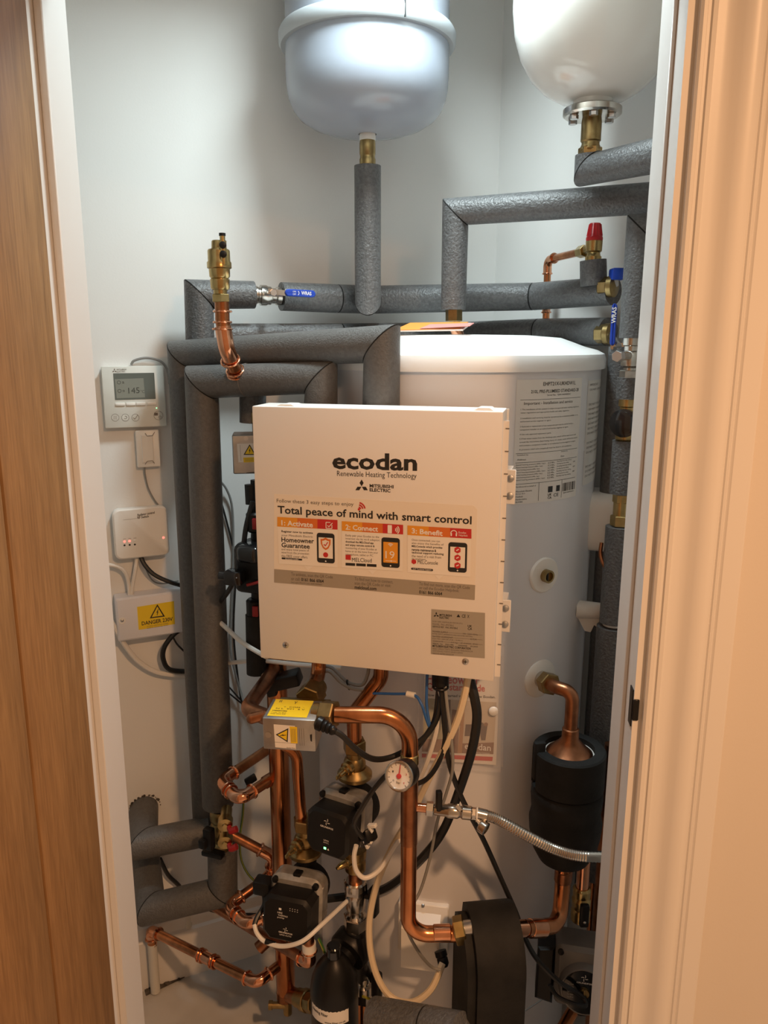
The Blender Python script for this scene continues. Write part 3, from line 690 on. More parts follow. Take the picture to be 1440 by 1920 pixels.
a, b = pr.ab((611, 1020)); sh = [(0, .0115), (.0045, .009), (.009, .0085), (.0085, 0), (.005, -.007), (0, -.0105), (-.005, -.007), (-.0085, 0), (-.009, .0085), (-.0045, .009)]
pr.poly([(a + p, b + q) for p, q in sh], 'ink_mid', 5, True); pr.poly([(a + p * .68, b + q * .68) for p, q in sh], 'card', 6, True)
pr.line((a - .003, b), (a - .0005, b - .003), 0.0016, 'ink_red', 7, True); pr.line((a - .0005, b - .003), (a + .004, b + .004), 0.0016, 'ink_red', 7, True)
pr.disc((611, 1040), 0.0045, 'ink_red', 5)
for r_ in (0.0016, 0.0036, 0.0056): pr.ring((732.5, 1025), r_ - 0.0006, r_ + 0.0006, 'ink_white', 5, 8, 45, 135)
pr.text('19', 723, 1046.5, 740, 1047.5, 14, 'ink_white', 5); pr.line((723, 1051), (743, 1052), 0.0008, 'ink_white', 5); pr.disc((734, 1051.5), 0.0014, 'ink_white', 6)
for k in range(3):
    a, b = pr.ab((858, 1031 + 14.5 * k)); pr.poly([(a + 0.0058 * math.cos(math.radians(60 * i + 30)), b + 0.0058 * math.sin(math.radians(60 * i + 30))) for i in range(6)], 'ink_red', 5, True)
    pr.line((a - .002, b - .001), (a + .0022, b + .0014), 0.0016, 'ink_white', 6, True)
pr.text('To activate, scan the QR Code', 546, 1080, 624, 1086, 7, 'ink_soft', 1); pr.text('or call:', 546, 1088, 563, 1089.5, 6.5, 'ink_soft', 1); pr.text('0161 866 6064', 565, 1089.5, 607, 1093, 6.5, 'ink', 1, 0.02)
pr.text('lines open Mon-Fri (exc. bank holidays)', 546, 1094, 604, 1098, 4, 'ink_soft', 1)
pr.text('To find out how to connect,', 665, 1089, 737, 1095, 7, 'ink_soft', 1); pr.text('scan the QR Code or visit:', 665, 1097, 733, 1102, 7, 'ink_soft', 1); pr.text('melcloud.com', 665, 1104, 706, 1107, 6.5, 'ink', 1, 0.02)
pr.text('To find out more, scan the QR Code', 786, 1098, 881, 1106, 7, 'ink_soft', 1); pr.text('or call the Ecodan Helpdesk:', 786, 1106, 861, 1112, 7, 'ink_soft', 1); pr.text('0161 866 6064', 786, 1113, 829, 1116.5, 6.5, 'ink', 1, 0.02)
pr.emit(cb, stk, 'print')
# silver rating plate
npl = cb.part('rating_plate', quad_plate(BX, ((809, 1142), (909.5, 1149), (909, 1234), (808, 1226)), 0.0, 0.0006), 'nameplate', None, 'silver rating plate')
pr = Print(BX, 0.0008)
emblem(pr, 818, 1153, 5.5, 'ink', 0); pr.text('MITSUBISHI', 824, 1155, 847, 1156.5, 4, 'ink', 0, .02); pr.text('ELECTRIC', 824, 1159.5, 842, 1161, 4, 'ink', 0, .02)
pr.text('CE', 866, 1158, 873, 1158.5, 6, 'ink', 0, .01); pr.poly([(856, 1157), (863, 1157.5), (859.5, 1151.5)], 'ink', 0); pr.text('X', 876, 1158.5, 880, 1159, 6, 'ink', 0)
pr.text('UK', 877, 1176, 885, 1176.5, 4.5, 'ink', 0, .02); pr.text('CA', 877, 1181, 885, 1181.5, 4.5, 'ink', 0, .02)
rp = [('FLOW TEMP. CONTROLLER INDOOR (FTC)', .6), ('MODEL  PAC-IF073B-E', .42), ('SERVICE REF.  PAC-IF073B-E', .5), None, ('POWER SUPPLY                        1N~ 230V 50Hz', .9), ('RATED INPUT (IMMERSION AND BOOSTER HEATERS)', .8), ('RATED CURRENT                        0.95A', .88), ('ELECTRIC HEATER (FOR 1 SUPPLY)', .6), ('WEIGHT          3.5 kg    IP CODE  IP00', .9), ('SERIAL No.   02J21486       20000000     03.2023', .9), ('MITSUBISHI ELECTRIC CORPORATION', .76), ('HEAD OFFICE TOKYO BUILDING MARUNOUCHI', .8), ('CHIYODA-KU TOKYO 100-8310 JAPAN', .6), ('MADE IN UNITED KINGDOM', .42)]
for i, it in enumerate(rp):
    if it: y_ = 1167 + i * 4.6; big = i == 10; pr.text(it[0], 811, y_, 811 + 94 * it[1], y_ + 94 * it[1] * .075, 4.2 if big else 3.2, 'ink' if big or i in (2, 9) else 'ink_soft', 0, 0.02 if big else 0)
for y_ in (1184, 1193, 1202): pr.line((811, y_), (905, y_ + 7), 0.0004, 'ink_soft')
pr.emit(cb, npl, 'print')

# ================================================================== insulated pipes, upper half
def N(px, py, y, w):
    p = P(px, py, y); return (p, rad(w, p))
# from the grey vessel down to the upper cross pipe
t = Thing('insulated_pipe', 'grey foam pipe hanging straight down from the blue-grey vessel', 'pipe')
gz = VG[1]; a = VG[0] + V((0, 0, gz - 0.060)); b = P(690, 566, a.y); b.x = a.x; b.y = a.y
c = b + V((0.0, 0.10, 0.006))
foam_run('', '', [(a, 0.0275), (b, 0.0275), (c, 0.0275)], t=t, core_r=0.011)
# upper cross pipe, left piece with elbow
yU = 1.655
foam_run('insulated_pipe', 'grey foam elbow pipe on the left of the blue lever ball valve',
         [N(378, 760, yU, 52), N(373, 552, yU, 54), N(476, 553, 1.70, 50)], core_r=0.011)
# ball valve with horizontal blue lever
t = Thing('ball_valve', 'nickel ball valve with horizontal blue lever on the upper left cross pipe', 'valve')
a = P(476, 553, 1.70); b = P(532, 556, 1.725); d = (b - a).normalized()
t.part('body', MB().lathe(a - d * .004, d, [(0.013, 0), (0.019, 0.002), (0.019, 0.010), (0.017, 0.012), (0.017, 0.016), (0.0215, 0.018), (0.0215, 0.030), (0.019, 0.034), (0.019, 0.040), (0.016, 0.042), (0.016, 0.050), (0.019, 0.053), (0.019, 0.062), (0.013, 0.066)], 24), 'nickel')
F_ = Frame(P(512, 549, 1.66), d, (0, 0, 1))
st = F_.hp(511, 549, -0.002)
t.part('stem', MB().cyl(st - F_.n * 0.022, st + F_.n * 0.006, 0.006, 12).nut(st + F_.n * 0.004, st + F_.n * 0.009, 0.0075), 'steel')
a0, b0 = F_.hit(503, 541, 0.004); a1, b1 = F_.hit(535, 556, 0.004)
t.part('lever_tang', MB().prism(F_, [(a0, b1 + .004), (a1, b1 + 0.002), (a1, b0 - .002), (a0, b0)], 0.002, 0.004), 'nickel')
a0, b0 = F_.hit(534, 541, 0.004); a1, b1 = F_.hit(591, 556, 0.004)
lv = t.part('lever', MB().prism(F_, roundrect(a0, b1, a1, b0, 0.0075), 0.0015, 0.008, 0.0015), 'blue')
pr = Print(F_, 0.0082); pr.text('WRAS', 565, 551, 584, 552, 7, 'ink_white', 0, .02); pr.ring((557, 548), .004, .005, 'ink_white', 0, 8, -60, 60); pr.text('ON', 549, 547, 555, 547, 3, 'ink_white'); pr.text('OFF', 549, 552, 555, 552, 3, 'ink_white'); pr.emit(t, lv)
# upper cross pipe to the right
foam_run('insulated_pipe', 'long grey foam cross pipe, the upper of two behind the cylinder lid',
         [N(527, 556, 1.725, 52), N(632, 560, 1.78, 52), N(700, 562, 1.84, 51), N(1000, 556, 1.76, 50), N(1150, 545, 1.60, 53)], core_r=0.011)
# lower cross pipe
foam_run('insulated_pipe', 'long grey foam cross pipe, the lower one, just above the cylinder lid',
         [N(432, 630, 1.70, 46), N(640, 630, 1.79, 46), N(850, 628, 1.90, 46), N(1010, 622, 1.80, 48), N(1140, 622, 1.62, 52)], core_r=0.011)
# pipe off the cylinder top
ct = P(851, 480, 1.652)
t = foam_run('insulated_pipe', 'grey foam pipe rising from the cylinder top and turning right at a mitred elbow',
         [(P(850, 581, 1.652), rad(47, ct)), (P(854, 397, 1.652), rad(49, ct)), (P(1226, 371, 1.50), rad(57, P(1200, 372, 1.5)))], core_r=0.012)
z0 = P(851, 604, 1.652)
t.part('nut', MB().nut(P(851, 603, 1.652), P(851, 580, 1.652), 0.0175), 'brass_dull')
t.part('tail', MB().cyl(V((CC.x + .006, CC.y, 1.650)), P(851, 603, 1.652), 0.0125, 16), 'copper_bright')
# white vessel drop and elbow
wz = VW[1]; a = VW[0] + V((0, 0, wz - 0.069)); b = V((a.x, a.y, P(1108, 318, a.y).z)); c = P(1262, 322, 1.30); c.z = b.z - 0.006
foam_run('insulated_pipe', 'short grey foam elbow under the white vessel flange', [(a, 0.0255), (b, 0.0255), (c, 0.0275)], core_r=0.011)

# safety valve with red cap
t = Thing('safety_valve', 'brass safety valve with a ribbed red cap at the upper right', 'valve')
p = P(1112, 490, 1.615); up = V((0, 0, 1)); k = zc(p) / FPX
t.part('body', MB().lathe(p, up, [(15 * k, 0), (15 * k, 8 * k), (13 * k, 10 * k), (12 * k, 15 * k), (15 * k, 18 * k), (15.5 * k, 36 * k), (13 * k, 38 * k)], 24).cyl(p + up * 26 * k, P(1088, 472, 1.66), 9 * k, 16), 'brass')
t.part('nut', MB().nut(P(1097, 470, 1.64), P(1086, 473, 1.665), 11.5 * k), 'brass')
cap = MB(); vs = []
prof = [(15, 36), (15.5, 40), (15, 43), (13.6, 45), (10.5, 66), (9.5, 67.5), (0.1, 68)]
cap.lathe(p, up, [(r * k, z * k) for r, z in prof], 24, False)
for i in range(16):
    q = 2 * math.pi * i / 16; o = V((math.cos(q), math.sin(q), 0)); cap.tube([p + o * 13.9 * k + up * 45 * k, p + o * 10.6 * k + up * 65.5 * k], 1.0 * k, 5)
t.part('cap', cap, 'red', None, 'ribbed red cap')
foam_run('insulated_pipe', 'short grey foam stub under the red-capped safety valve', [(p + up * 0.002, rad(49, p)), (P(1113, 536, 1.615), rad(50, p))], core_r=0.012)
# discharge pipe of the safety valve
t = Thing('copper_pipe', 'thin copper discharge pipe running from the red-capped valve down the wall', 'pipe')
pts = [P(1090, 472, 1.662), P(1027, 487, 1.80), P(1025, 560, 1.80), P(1020, 700, 1.80)]
press_pipe(t, pts, 0.0078, 0.022, over=1.2)

# blue lever ball valves at the ends of the cross pipes
for (px, py, y, lab, lev) in ((1150, 537, 1.585, 'brass-ended valve with a blue lever top peeping out at the upper cross pipe end', 'short'), (1143, 626, 1.60, 'ball valve with a vertical blue lever at the lower cross pipe end', 'long')):
    t = Thing('ball_valve', lab, 'valve'); p = P(px, py, y); ax = V((0.75, -0.66, 0)); F_ = Frame(p, V((0.66, 0.75, 0)), (0, 0, 1), ax)
    t.part('end_plug', MB().lathe(p - ax * 0.012, ax, [(0.016, 0), (0.021, 0.004), (0.021, 0.014), (0.018, 0.016), (0.0001, 0.0165)], 20, False), 'brass_dull')
    t.part('body', MB().nut(p - ax * 0.028, p - ax * 0.008, 0.019), 'brass_dull')
    if lev == 'short':
        q = P(1154, 514, 1.575); L = Frame(q, (1, 0, 0)); t.part('lever', MB().box(L, (0.004, 0, 0), (0.028, 0.022, 0.03), 0.004), 'blue')
        t.part('stem', MB().cyl(q, P(1154, 535, 1.59), 0.006, 10), 'steel')
    else:
        L = Frame(P(1150, 608, 1.535), (0.93, -0.37, 0)); a0, b0 = L.hit(1143, 648); a1, b1 = L.hit(1158, 569)
        sl = 0.0022; r_ = roundrect(a0, b0, a1, b1, 0.006)
        lv = t.part('lever', MB().prism(L, [(a + (b - b0) * 0.0 , b) for a, b in r_], -0.006, 0.004, 0.0012), 'blue')
        vs, fs = text_mesh('WRAS', .02); m = MB(); ac = (a0 + a1) / 2
        m.add([L.pt(ac + 0.0042 - q * 0.0084, b0 + 0.042 + p_ * 0.030, 0.0046) for p_, q in vs], fs)
        t.part('print', m, 'ink_white', lv, None, 'stuff')
        t.part('lever_tang', MB().box(L, (ac + 0.012, b0 - 0.001, -0.004), (0.03, 0.012, 0.003)), 'nickel')
        t.part('stem', MB().cyl(L.pt(ac + 0.012, b0, 0), p, 0.006, 10), 'steel')

# right hand riser: foam, valves and couplings stacked on one vertical pipe
X0 = P(1186, 640, 1.44); RX, RY = X0.x, X0.y
def RZ(py): return P(1186, py, RY).z
def rp_(py): return V((RX, RY, RZ(py)))
def seg_foam(lab, y0, y1, w, dx=0.0):
    a = rp_(y0); b = rp_(y1); r_ = rad(w, a)
    single('pipe_insulation', lab, 'insulation', MB().mitre(a, b, V((0, 0, 1)), V((0, 0, 1)), r_), 'foam')
t = Thing('insulated_pipe', 'grey foam riser topped by a mitred elbow beside the right door jamb', 'pipe')
top = rp_(428); foam_run('', '', [(rp_(634), rad(50, X0)), (top, rad(50, X0)), (top + V((0.14, -0.06, 0.004)), rad(52, X0))], t=t, core_r=0.011)
single('riser_pipe', 'copper riser pipe inside the foam beside the right jamb', 'pipe', MB().cyl(V((RX, RY, 0.30)), rp_(632), 0.011, 14), 'copper')
t = Thing('ball_valve', 'nickel ball valve with side screw under the tall foam riser', 'valve'); dn = V((0, 0, 1)); k = zc(X0) / FPX
t.part('body', MB().lathe(rp_(708), dn, [(15 * k, 0), (17 * k, 2 * k), (17 * k, 12 * k), (13 * k, 14 * k), (13 * k, 18 * k), (19 * k, 22 * k), (20 * k, 40 * k), (18 * k, 46 * k), (14 * k, 50 * k), (14 * k, 58 * k), (17 * k, 60 * k), (17 * k, 74 * k), (13 * k, 77 * k)], 24), 'nickel')
t.part('bottom_nut', MB().nut(rp_(712), rp_(694), 20 * k), 'nickel')
q = P(1163, 668, 1.40); t.part('stem', MB().cyl(V((RX, RY, q.z)), q + (q - V((RX, RY, q.z))) * 0.25, 0.008, 14), 'nickel'); t.part('stem_nut', MB().nut(q, q + (q - V((RX, RY, q.z))) * 0.30, 0.0105), 'steel')
seg_foam('short grey foam collar between two brass fittings on the right riser', 748, 708, 46)
t = Thing('pressure_reducing_valve', 'brass pressure valve with a black round knob facing left on the right riser', 'valve')
t.part('body', MB().lathe(rp_(828), dn, [(17 * k, 0), (20 * k, 4 * k), (20 * k, 16 * k), (16 * k, 20 * k), (22 * k, 28 * k), (22 * k, 50 * k), (15 * k, 58 * k), (15 * k, 66 * k), (18 * k, 68 * k), (18 * k, 82 * k)], 24), 'brass')
ax = V((-0.55, -0.83, 0)).normalized(); q = rp_(792)
t.part('knob', MB().lathe(q, ax, [(25 * k, 8 * k), (27 * k, 12 * k), (27 * k, 22 * k), (22 * k, 24 * k), (22 * k, 30 * k), (12 * k, 34 * k), (0.0001, 34 * k)], 28, False), 'black_gloss')
seg_foam('grey foam sleeve on the right riser level with the label bottom', 925, 826, 47)
t = Thing('pipe_coupling', 'shiny brass coupling on the right riser beside the white heater cover', 'fitting')
t.part('body', MB().lathe(rp_(982), dn, [(15 * k, 0), (15 * k, 58 * k)], 20), 'brass'); t.part('nut', MB().nut(rp_(986), rp_(966), 19 * k), 'brass'); t.part('nut', MB().nut(rp_(942), rp_(926), 17 * k), 'brass')
seg_foam('long grey foam sleeve on the right riser below the brass coupling', 1166, 987, 50)
single('pipe_tape', 'narrow band of white tape around the right riser foam', 'tape', MB().lathe(rp_(1172), dn, [(20 * k, 0), (21 * k, .002), (21 * k, 8 * k), (20 * k, 9 * k)], 24), 'plastic_white')
seg_foam('lowest long grey foam sleeve on the right riser in the shade', 1640, 1174, 54)
# darker foam pipe behind, next to the wall
foam_run('insulated_pipe', 'dark grey foam pipe in the shadow between the cylinder and the right riser', [(P(1164, 650, 1.55), 0.023), (V((P(1164, 650, 1.55).x, 1.55, 0.35)), 0.023)], core_r=0.011)

# leaflet on the lid
t = Thing('leaflet', 'orange folded leaflet lying on top of the cylinder lid', 'leaflet')
L = Frame(V((CC.x - 0.05, CC.y - 0.10, 1.664)), (0.97, -0.22, 0.02), (0.22, 0.95, 0.14))
t.part('cover', MB().prism(L, [(-0.07, -0.05), (0.055, -0.045), (0.06, 0.05), (-0.06, 0.06)], 0.003, 0.0045), 'orange_paper')
t.part('pages', MB().prism(L, [(-0.06, -0.045), (0.062, -0.05), (0.066, 0.046), (-0.05, 0.055)], 0, 0.003), 'paper')
L2 = Frame(L.o + V((0.0, 0, 0.006)), (0.97, -0.22, 0.05), (0.22, 0.95, 0.14))
t.part('flap', MB().prism(L2, [(-0.02, -0.05), (0.075, -0.055), (0.078, -0.01), (-0.01, 0.01)], 0.0, 0.001), 'pink_paper')

# ------------------------------------------------------------------ foam pipes on the left
# outer run: across the top, down behind the box; and down the left
pa = N(340, 664, 1.62, 51); pb = N(716, 645, 1.365, 69)
yL = 1.62
low = P(398, 1548, yL)
t = foam_run('insulated_pipe', 'grey foam pipe crossing and dropping behind the control box, upper of the pair',
             [N(387, 1535, yL, 50), pa, pb, N(714, 800, 1.365, 71)], m='foam_smooth', core_r=0.014)
pc = N(378, 716, 1.53, 62); pd = N(602, 708, 1.42, 60)
pv = foam_run('insulated_pipe', 'thick grey foam pipe with the copper air vent branch, lower of the pair',
         [N(409, 1508, 1.53, 58), pc, pd, N(600, 800, 1.42, 66)], m='foam_smooth', core_r=0.014)
pv.part('seam', MB().torus(pc[0].lerp(pd[0], 0.40), pd[0] - pc[0], rad(60, pc[0]) * 1.0, 0.0008, 28, 5), 'ink_soft')
# air vent: copper elbow with brass auto air vent
t = Thing('air_vent', 'brass automatic air vent standing on a bent copper branch at the upper left', 'air vent')
q0 = P(443, 700, 1.47); q1 = P(425, 655, 1.43); q2 = P(417, 600, 1.43); q3 = P(416, 566, 1.43); up = V((0, 0, 1))
k = zc(q2) / FPX
t.part('branch', MB().tube(fillet([q0 + (q0 - q1) * .3, q1, q2, q3], .03), 13.5 * k, 18), 'copper')
el = MB().tube(fillet([P(434, 678, 1.45), q1, P(418, 612, 1.43)], .025), 15.5 * k, 18)
t.part('elbow', el, 'copper_bright')
bd_ = MB()
for p, d, r_ in ((q0, q0 - q1, 17.5), (q0.lerp(q1, .12), q0 - q1, 17), (P(432, 676, 1.447), q0 - q1, 18), (P(417, 617, 1.43), up, 17.5), (P(417, 604, 1.43), up, 16), (P(417, 584, 1.43), up, 16)):
    bd_.torus(p, d, r_ * k, 2.2 * k, 20, 8)
t.part('bead_ring', bd_, 'copper_bright', None, None, 'stuff')
c = P(414, 567, 1.43)
t.part('base_nut', MB().nut(c, c + up * 15 * k, 17 * k).cyl(c + up * 14 * k, c + up * 26 * k, 13 * k), 'brass')
prof = [(15, 24), (17.5, 28), (18, 44), (16, 46), (19, 50), (19.5, 64), (22.5, 66), (22.5, 76), (20.5, 79), (20.5, 98), (19, 101), (14, 102), (13, 104), (12.5, 116), (11, 118), (.1, 118)]
t.part('float_chamber', MB().lathe(c, up, [(r * k, z * k * 0.93) for r, z in prof], 28, False), 'brass')
sd = V((0.62, -0.78, 0)).normalized(); c2 = c + sd * 17 * k
pp = t.part('vent_post', MB().cyl(c2 + up * 66 * k, c2 + up * 108 * k, 7 * k, 14).cyl(c2 + up * 100 * k, c2 + up * 118 * k, 5 * k, 12), 'brass')
t.part('vent_cap', MB().cyl(c2 + up * 116 * k, c2 + up * 121 * k, 6 * k, 12), 'black', pp)
for h_ in (90, 107): t.part('vent_plug', MB().lathe(c2 + up * h_ * k * .93 + sd * 2 * k, (0.1, -1, 0), [(6 * k, 0), (6.5 * k, 8 * k), (4 * k, 9 * k), (.0001, 9 * k)], 14, False), 'black')
pv.part('notch', MB().ball(P(434, 706, 1.495), 0.011, 12, 6, (1.3, .6, .6)), 'black')

# lower left: foam comes out of the wall twice
hA = WA.hp(272, 1516, 0.0); A1 = WA.hp(268, 1582, 0.125)
foam_run('insulated_pipe', 'grey foam stub leaving a ragged wall hole, upper of two at the lower left', [(hA - WA.n * 0.02, .034), (A1, .033), (P(392, 1558, yL - .03) , .033)], m='foam_smooth', core_r=0.014)
m = MB()
for i in range(34):
    q = random.uniform(0, 2 * math.pi); p = hA + (WA.u * math.cos(q) + V((0, 0, 1)) * math.sin(q)) * random.uniform(.0345, .0365); m.ball(p + WA.n * .0004, random.uniform(.001, .0042), 6, 4, (1, 1, random.uniform(.5, 1.2)))
single('wall_hole', 'ragged plaster rim where the upper foam stub enters the wall', 'hole', m, 'hole', kind='stuff')
hB = WA.hp(272, 1600, 0.0); B1 = WA.hp(283, 1704, 0.17); B2 = P(418, 1672, 1.53); B3 = P(417, 1590, 1.53)
foam_run('insulated_pipe', 'grey foam stub leaving the wall, lower of two, turning up to the filling valve', [(hB - WA.n * 0.02, .035), (B1, .033), (B2, .033), (B3, .033)], m='foam_smooth', core_r=0.014)
# flushing valve with two red caps
t = Thing('filling_valve', 'brass filling valve with two red caps and black levers at the lower left', 'valve')
c = P(413, 1556, 1.53); up = V((0, 0, 1)); k = zc(c) / FPX
t.part('body', MB().lathe(c - up * 0.05, up, [(.018, 0), (.022, .006), (.022, .02), (.017, .024), (.021, .034), (.022, .062), (.017, .07), (.021, .078), (.021, .094), (.017, .10)], 24), 'brass_dull')
for py, yy_ in ((1548, 1.43), (1581, 1.43)):
    q = P(422, py, yy_); ax = V((.12, -.95, -.1)).normalized(); o = V((c.x, c.y, q.z))
    ou = t.part('drain_outlet', MB().lathe(q - ax * .05, ax, [(.012, 0), (.012, .03), (.0155, .032), (.0155, .05), (.006, .051), (.005, .054), (.0001, .054)], 20, False), 'brass')
    e_ = P(444, py + 6, yy_ - .01); t.part('cap', MB().tube(spline([q + V((.008, 0, -.002)), q.lerp(e_, .5) + V((0, -.004, -.006)), e_]), [.005] * 8 + [.007] * 9, 8), 'red_dark', ou, 'dark red cap with strap')
q = P(392, 1572, 1.47); L = Frame(q, (.9, -.4, 0)); t.part('lever', MB().box(L, (0, 0, 0), (.022, .05, .018), .004).box(L, (-.008, -.008, .004), (.018, .022, .028), .004), 'black')
q = P(400, 1600, 1.49); t.part('lever', MB().box(Frame(q, (.9, -.3, 0)), (0, 0, 0), (.05, .012, .02), .003), 'black')

# ================================================================== devices on the left wall
def wall_rect(tlq, brq, c):
    a0, b1 = WA.hit(tlq[0], tlq[1], c); a1, b0 = WA.hit(brq[0], brq[1], c); return a0, b0, a1, b1
# room controller
t = Thing('room_controller', 'square white heating controller with a small grey screen on the left wall', 'thermostat')
d_ = 0.019; a0, b0, a1, b1 = wall_rect((189, 687), (313, 799), d_)
t.part('back_case', MB().prism(WA, roundrect(a0 + .002, b0 + .002, a1 - .002, b1 - .002, .003), 0.0008, d_ - .004), 'plastic_white')
fc = t.part('front_case', MB().prism(WA, roundrect(a0, b0, a1, b1, .003), d_ - .004, d_, .0012), 'plastic_grey_white')
s0 = wall_rect((212, 700), (292, 748), d_)
sc = t.part('screen', MB().prism(WA, roundrect(s0[0], s0[1], s0[2], s0[3], .001), d_ - .001, d_ + .0004), 'lcd')
pr = Print(WA, d_ + .0006)
pr.poly([(215, 711), (269, 709), (272, 745), (219, 747)], 'lcd_lit')
pr.text('145', 241, 738, 262, 737, 11, 'lcd_ink', 1); pr.text('°C', 264, 737, 271, 737, 6, 'lcd_ink', 1); pr.ring((223, 717), .003, .004, 'lcd_ink', 1, 10); pr.ring((224, 733), .003, .004, 'lcd_ink', 1, 10); pr.text('a', 229, 719, 233, 719, 4, 'lcd_ink', 1); pr.text('o', 230, 735, 234, 735, 4, 'lcd_ink', 1)
pr.emit(t, sc)
pr = Print(WA, d_ + .0004)
emblem(pr, 214.5, 695, 4.5, 'ink_soft'); pr.text('MITSUBISHI', 219, 694.5, 237, 694, 3, 'ink_soft'); pr.text('ELECTRIC', 219, 698.5, 235, 698, 3, 'ink_soft')
for px in (216, 235, 254): pr.ring((px, 783), .0072, .0079, 'ink_soft', 0, 20)
pr.ring((297, 779), .0092, .0099, 'ink_soft', 0, 20)
for k in range(4): pr.line((212, 780 + k * 2), (220, 780 + k * 2), .0006, 'ink_soft')
pr.ring((235, 782.5), .0025, .0034, 'ink_soft', 1, 10, -140, 110); pr.line((250, 783), (253, 786), .001, 'ink_soft', 1); pr.line((253, 786), (258, 778), .001, 'ink_soft', 1)
pr.rrect((289, 774), (296, 779), .0004, 'ink_soft', 1); pr.ring((300, 782), .0022, .003, 'ink_soft', 1, 10)
pr.emit(t, fc)
for px in (225, 245, 264, 284.5):
    a, b = WA.hit(px, 758 - (px - 225) * .02, d_); t.part('button', MB().prism(WA, roundrect(a - .0098, b - .0033, a + .0098, b + .0033, .001), d_, d_ + .0022, .0006), 'plastic_white')
for px, py, r in ((216, 783, .0068), (235, 782.5, .0068), (254, 782, .0068), (297, 779, .0088)):
    a, b = WA.hit(px, py, d_); t.part('button', MB().lathe(WA.pt(a, b, d_ - .0005), WA.n, [(r, 0), (r * .97, .0007), (.0001, .0007)], 20, False), 'plastic_grey_white')
a, b = WA.hit(293.5, 765, d_); t.part('indicator_light', MB().lathe(WA.pt(a, b, d_), WA.n, [(.0014, 0), (.0001, .0006)], 8, False), 'led_green')
single('cable', 'grey cable arching over the heating controller to the foam pipe', 'cable', MB().tube(spline([WA.hp(246, 684, .006), WA.hp(252, 676, .008), WA.hp(275, 671, .01), WA.hp(300, 677, .012), WA.hp(313, 692, .014), WA.hp(318, 720, .02)]), .0028, 8), 'cable_grey')
# small cover
t = Thing('cable_cover', 'small white plastic cable cover on the wall below the heating controller', 'cover')
d_ = 0.020; a0, b0, a1, b1 = wall_rect((254, 808), (302, 875), d_); am = (a0 + a1) / 2; w = a1 - a0
t.part('base', MB().prism(WA, roundrect(a0 + .001, b0 + .001, a1 - .001, b1 - .001, .002), .0008, .008), 'plastic_white')
t.part('cover', MB().prism(WA.at(am, (b0 + b1) / 2), roundrect(-w / 2, -(b1 - b0) / 2, w / 2, (b1 - b0) / 2, .003), .008, .017, .0015)
       .prism(WA.at(am, (b0 + b1) / 2), [(-w * .28, -(b1 - b0) * .38), (w * .22, -(b1 - b0) * .38), (w * .22, (b1 - b0) * .38), (-w * .28, (b1 - b0) * .38)], .017, .020, .0015), 'plastic_white')
pr = Print(WA, .0205)
for y_, s_ in ((812, 1), (871, -1)):
    for p, q in (((272, y_), (276, y_ + 6 * s_)), ((276, y_ + 6 * s_), (286, y_ + 6 * s_ - 1)), ((286, y_ + 6 * s_ - 1), (290, y_ - 2))): pr.line(p, q, .0012, 'ink_soft')
pr.emit(t, 1, 'notch')
# RF switch box
t = Thing('radio_switch', 'rounded white radio switch box with red lights on the left wall', 'switch box')
d_ = 0.030; a0, b0, a1, b1 = wall_rect((210, 957), (319, 1040), d_)
t.part('back_case', MB().prism(WA, roundrect(a0 + .002, b0 + .002, a1 - .002, b1 - .002, .012), .0008, .010), 'plastic_white')
fc = t.part('front_case', MB().prism(WA, roundrect(a0, b0, a1, b1, .014, 6), .010, d_, .003), 'plastic_white')
pr = Print(WA, d_ + .0003); pr.text('Radiator control', 258, 968, 290, 963, 4.5, 'ink', 0, .02); pr.text('RF Switch', 258, 973, 279, 970, 4.5, 'ink', 0, .02); pr.line((231, 975), (257, 972), .0004, 'ink_soft')
for k in range(3): pr.disc((233.5 + k * 9.7, 1022.5 - k * .8), .0022, 'ink', 0, 12); pr.text('ON', 231 + k * 9.7, 1011.5 - k * .8, 236 + k * 9.7, 1011 - k * .8, 1.6, 'ink_soft')
pr.emit(t, fc)
for px, py, m_ in ((233.5, 1015.5, 'led_red'), (243, 1014.5, 'led_red'), (252.5, 1013.5, 'plastic_white'), (306.5, 1008, 'led_red')):
    a, b = WA.hit(px, py, d_); t.part('indicator_light', MB().lathe(WA.pt(a, b, d_), WA.n, [(.0027, 0), (.002, .0008), (.0001, .001)], 12, False), m_)
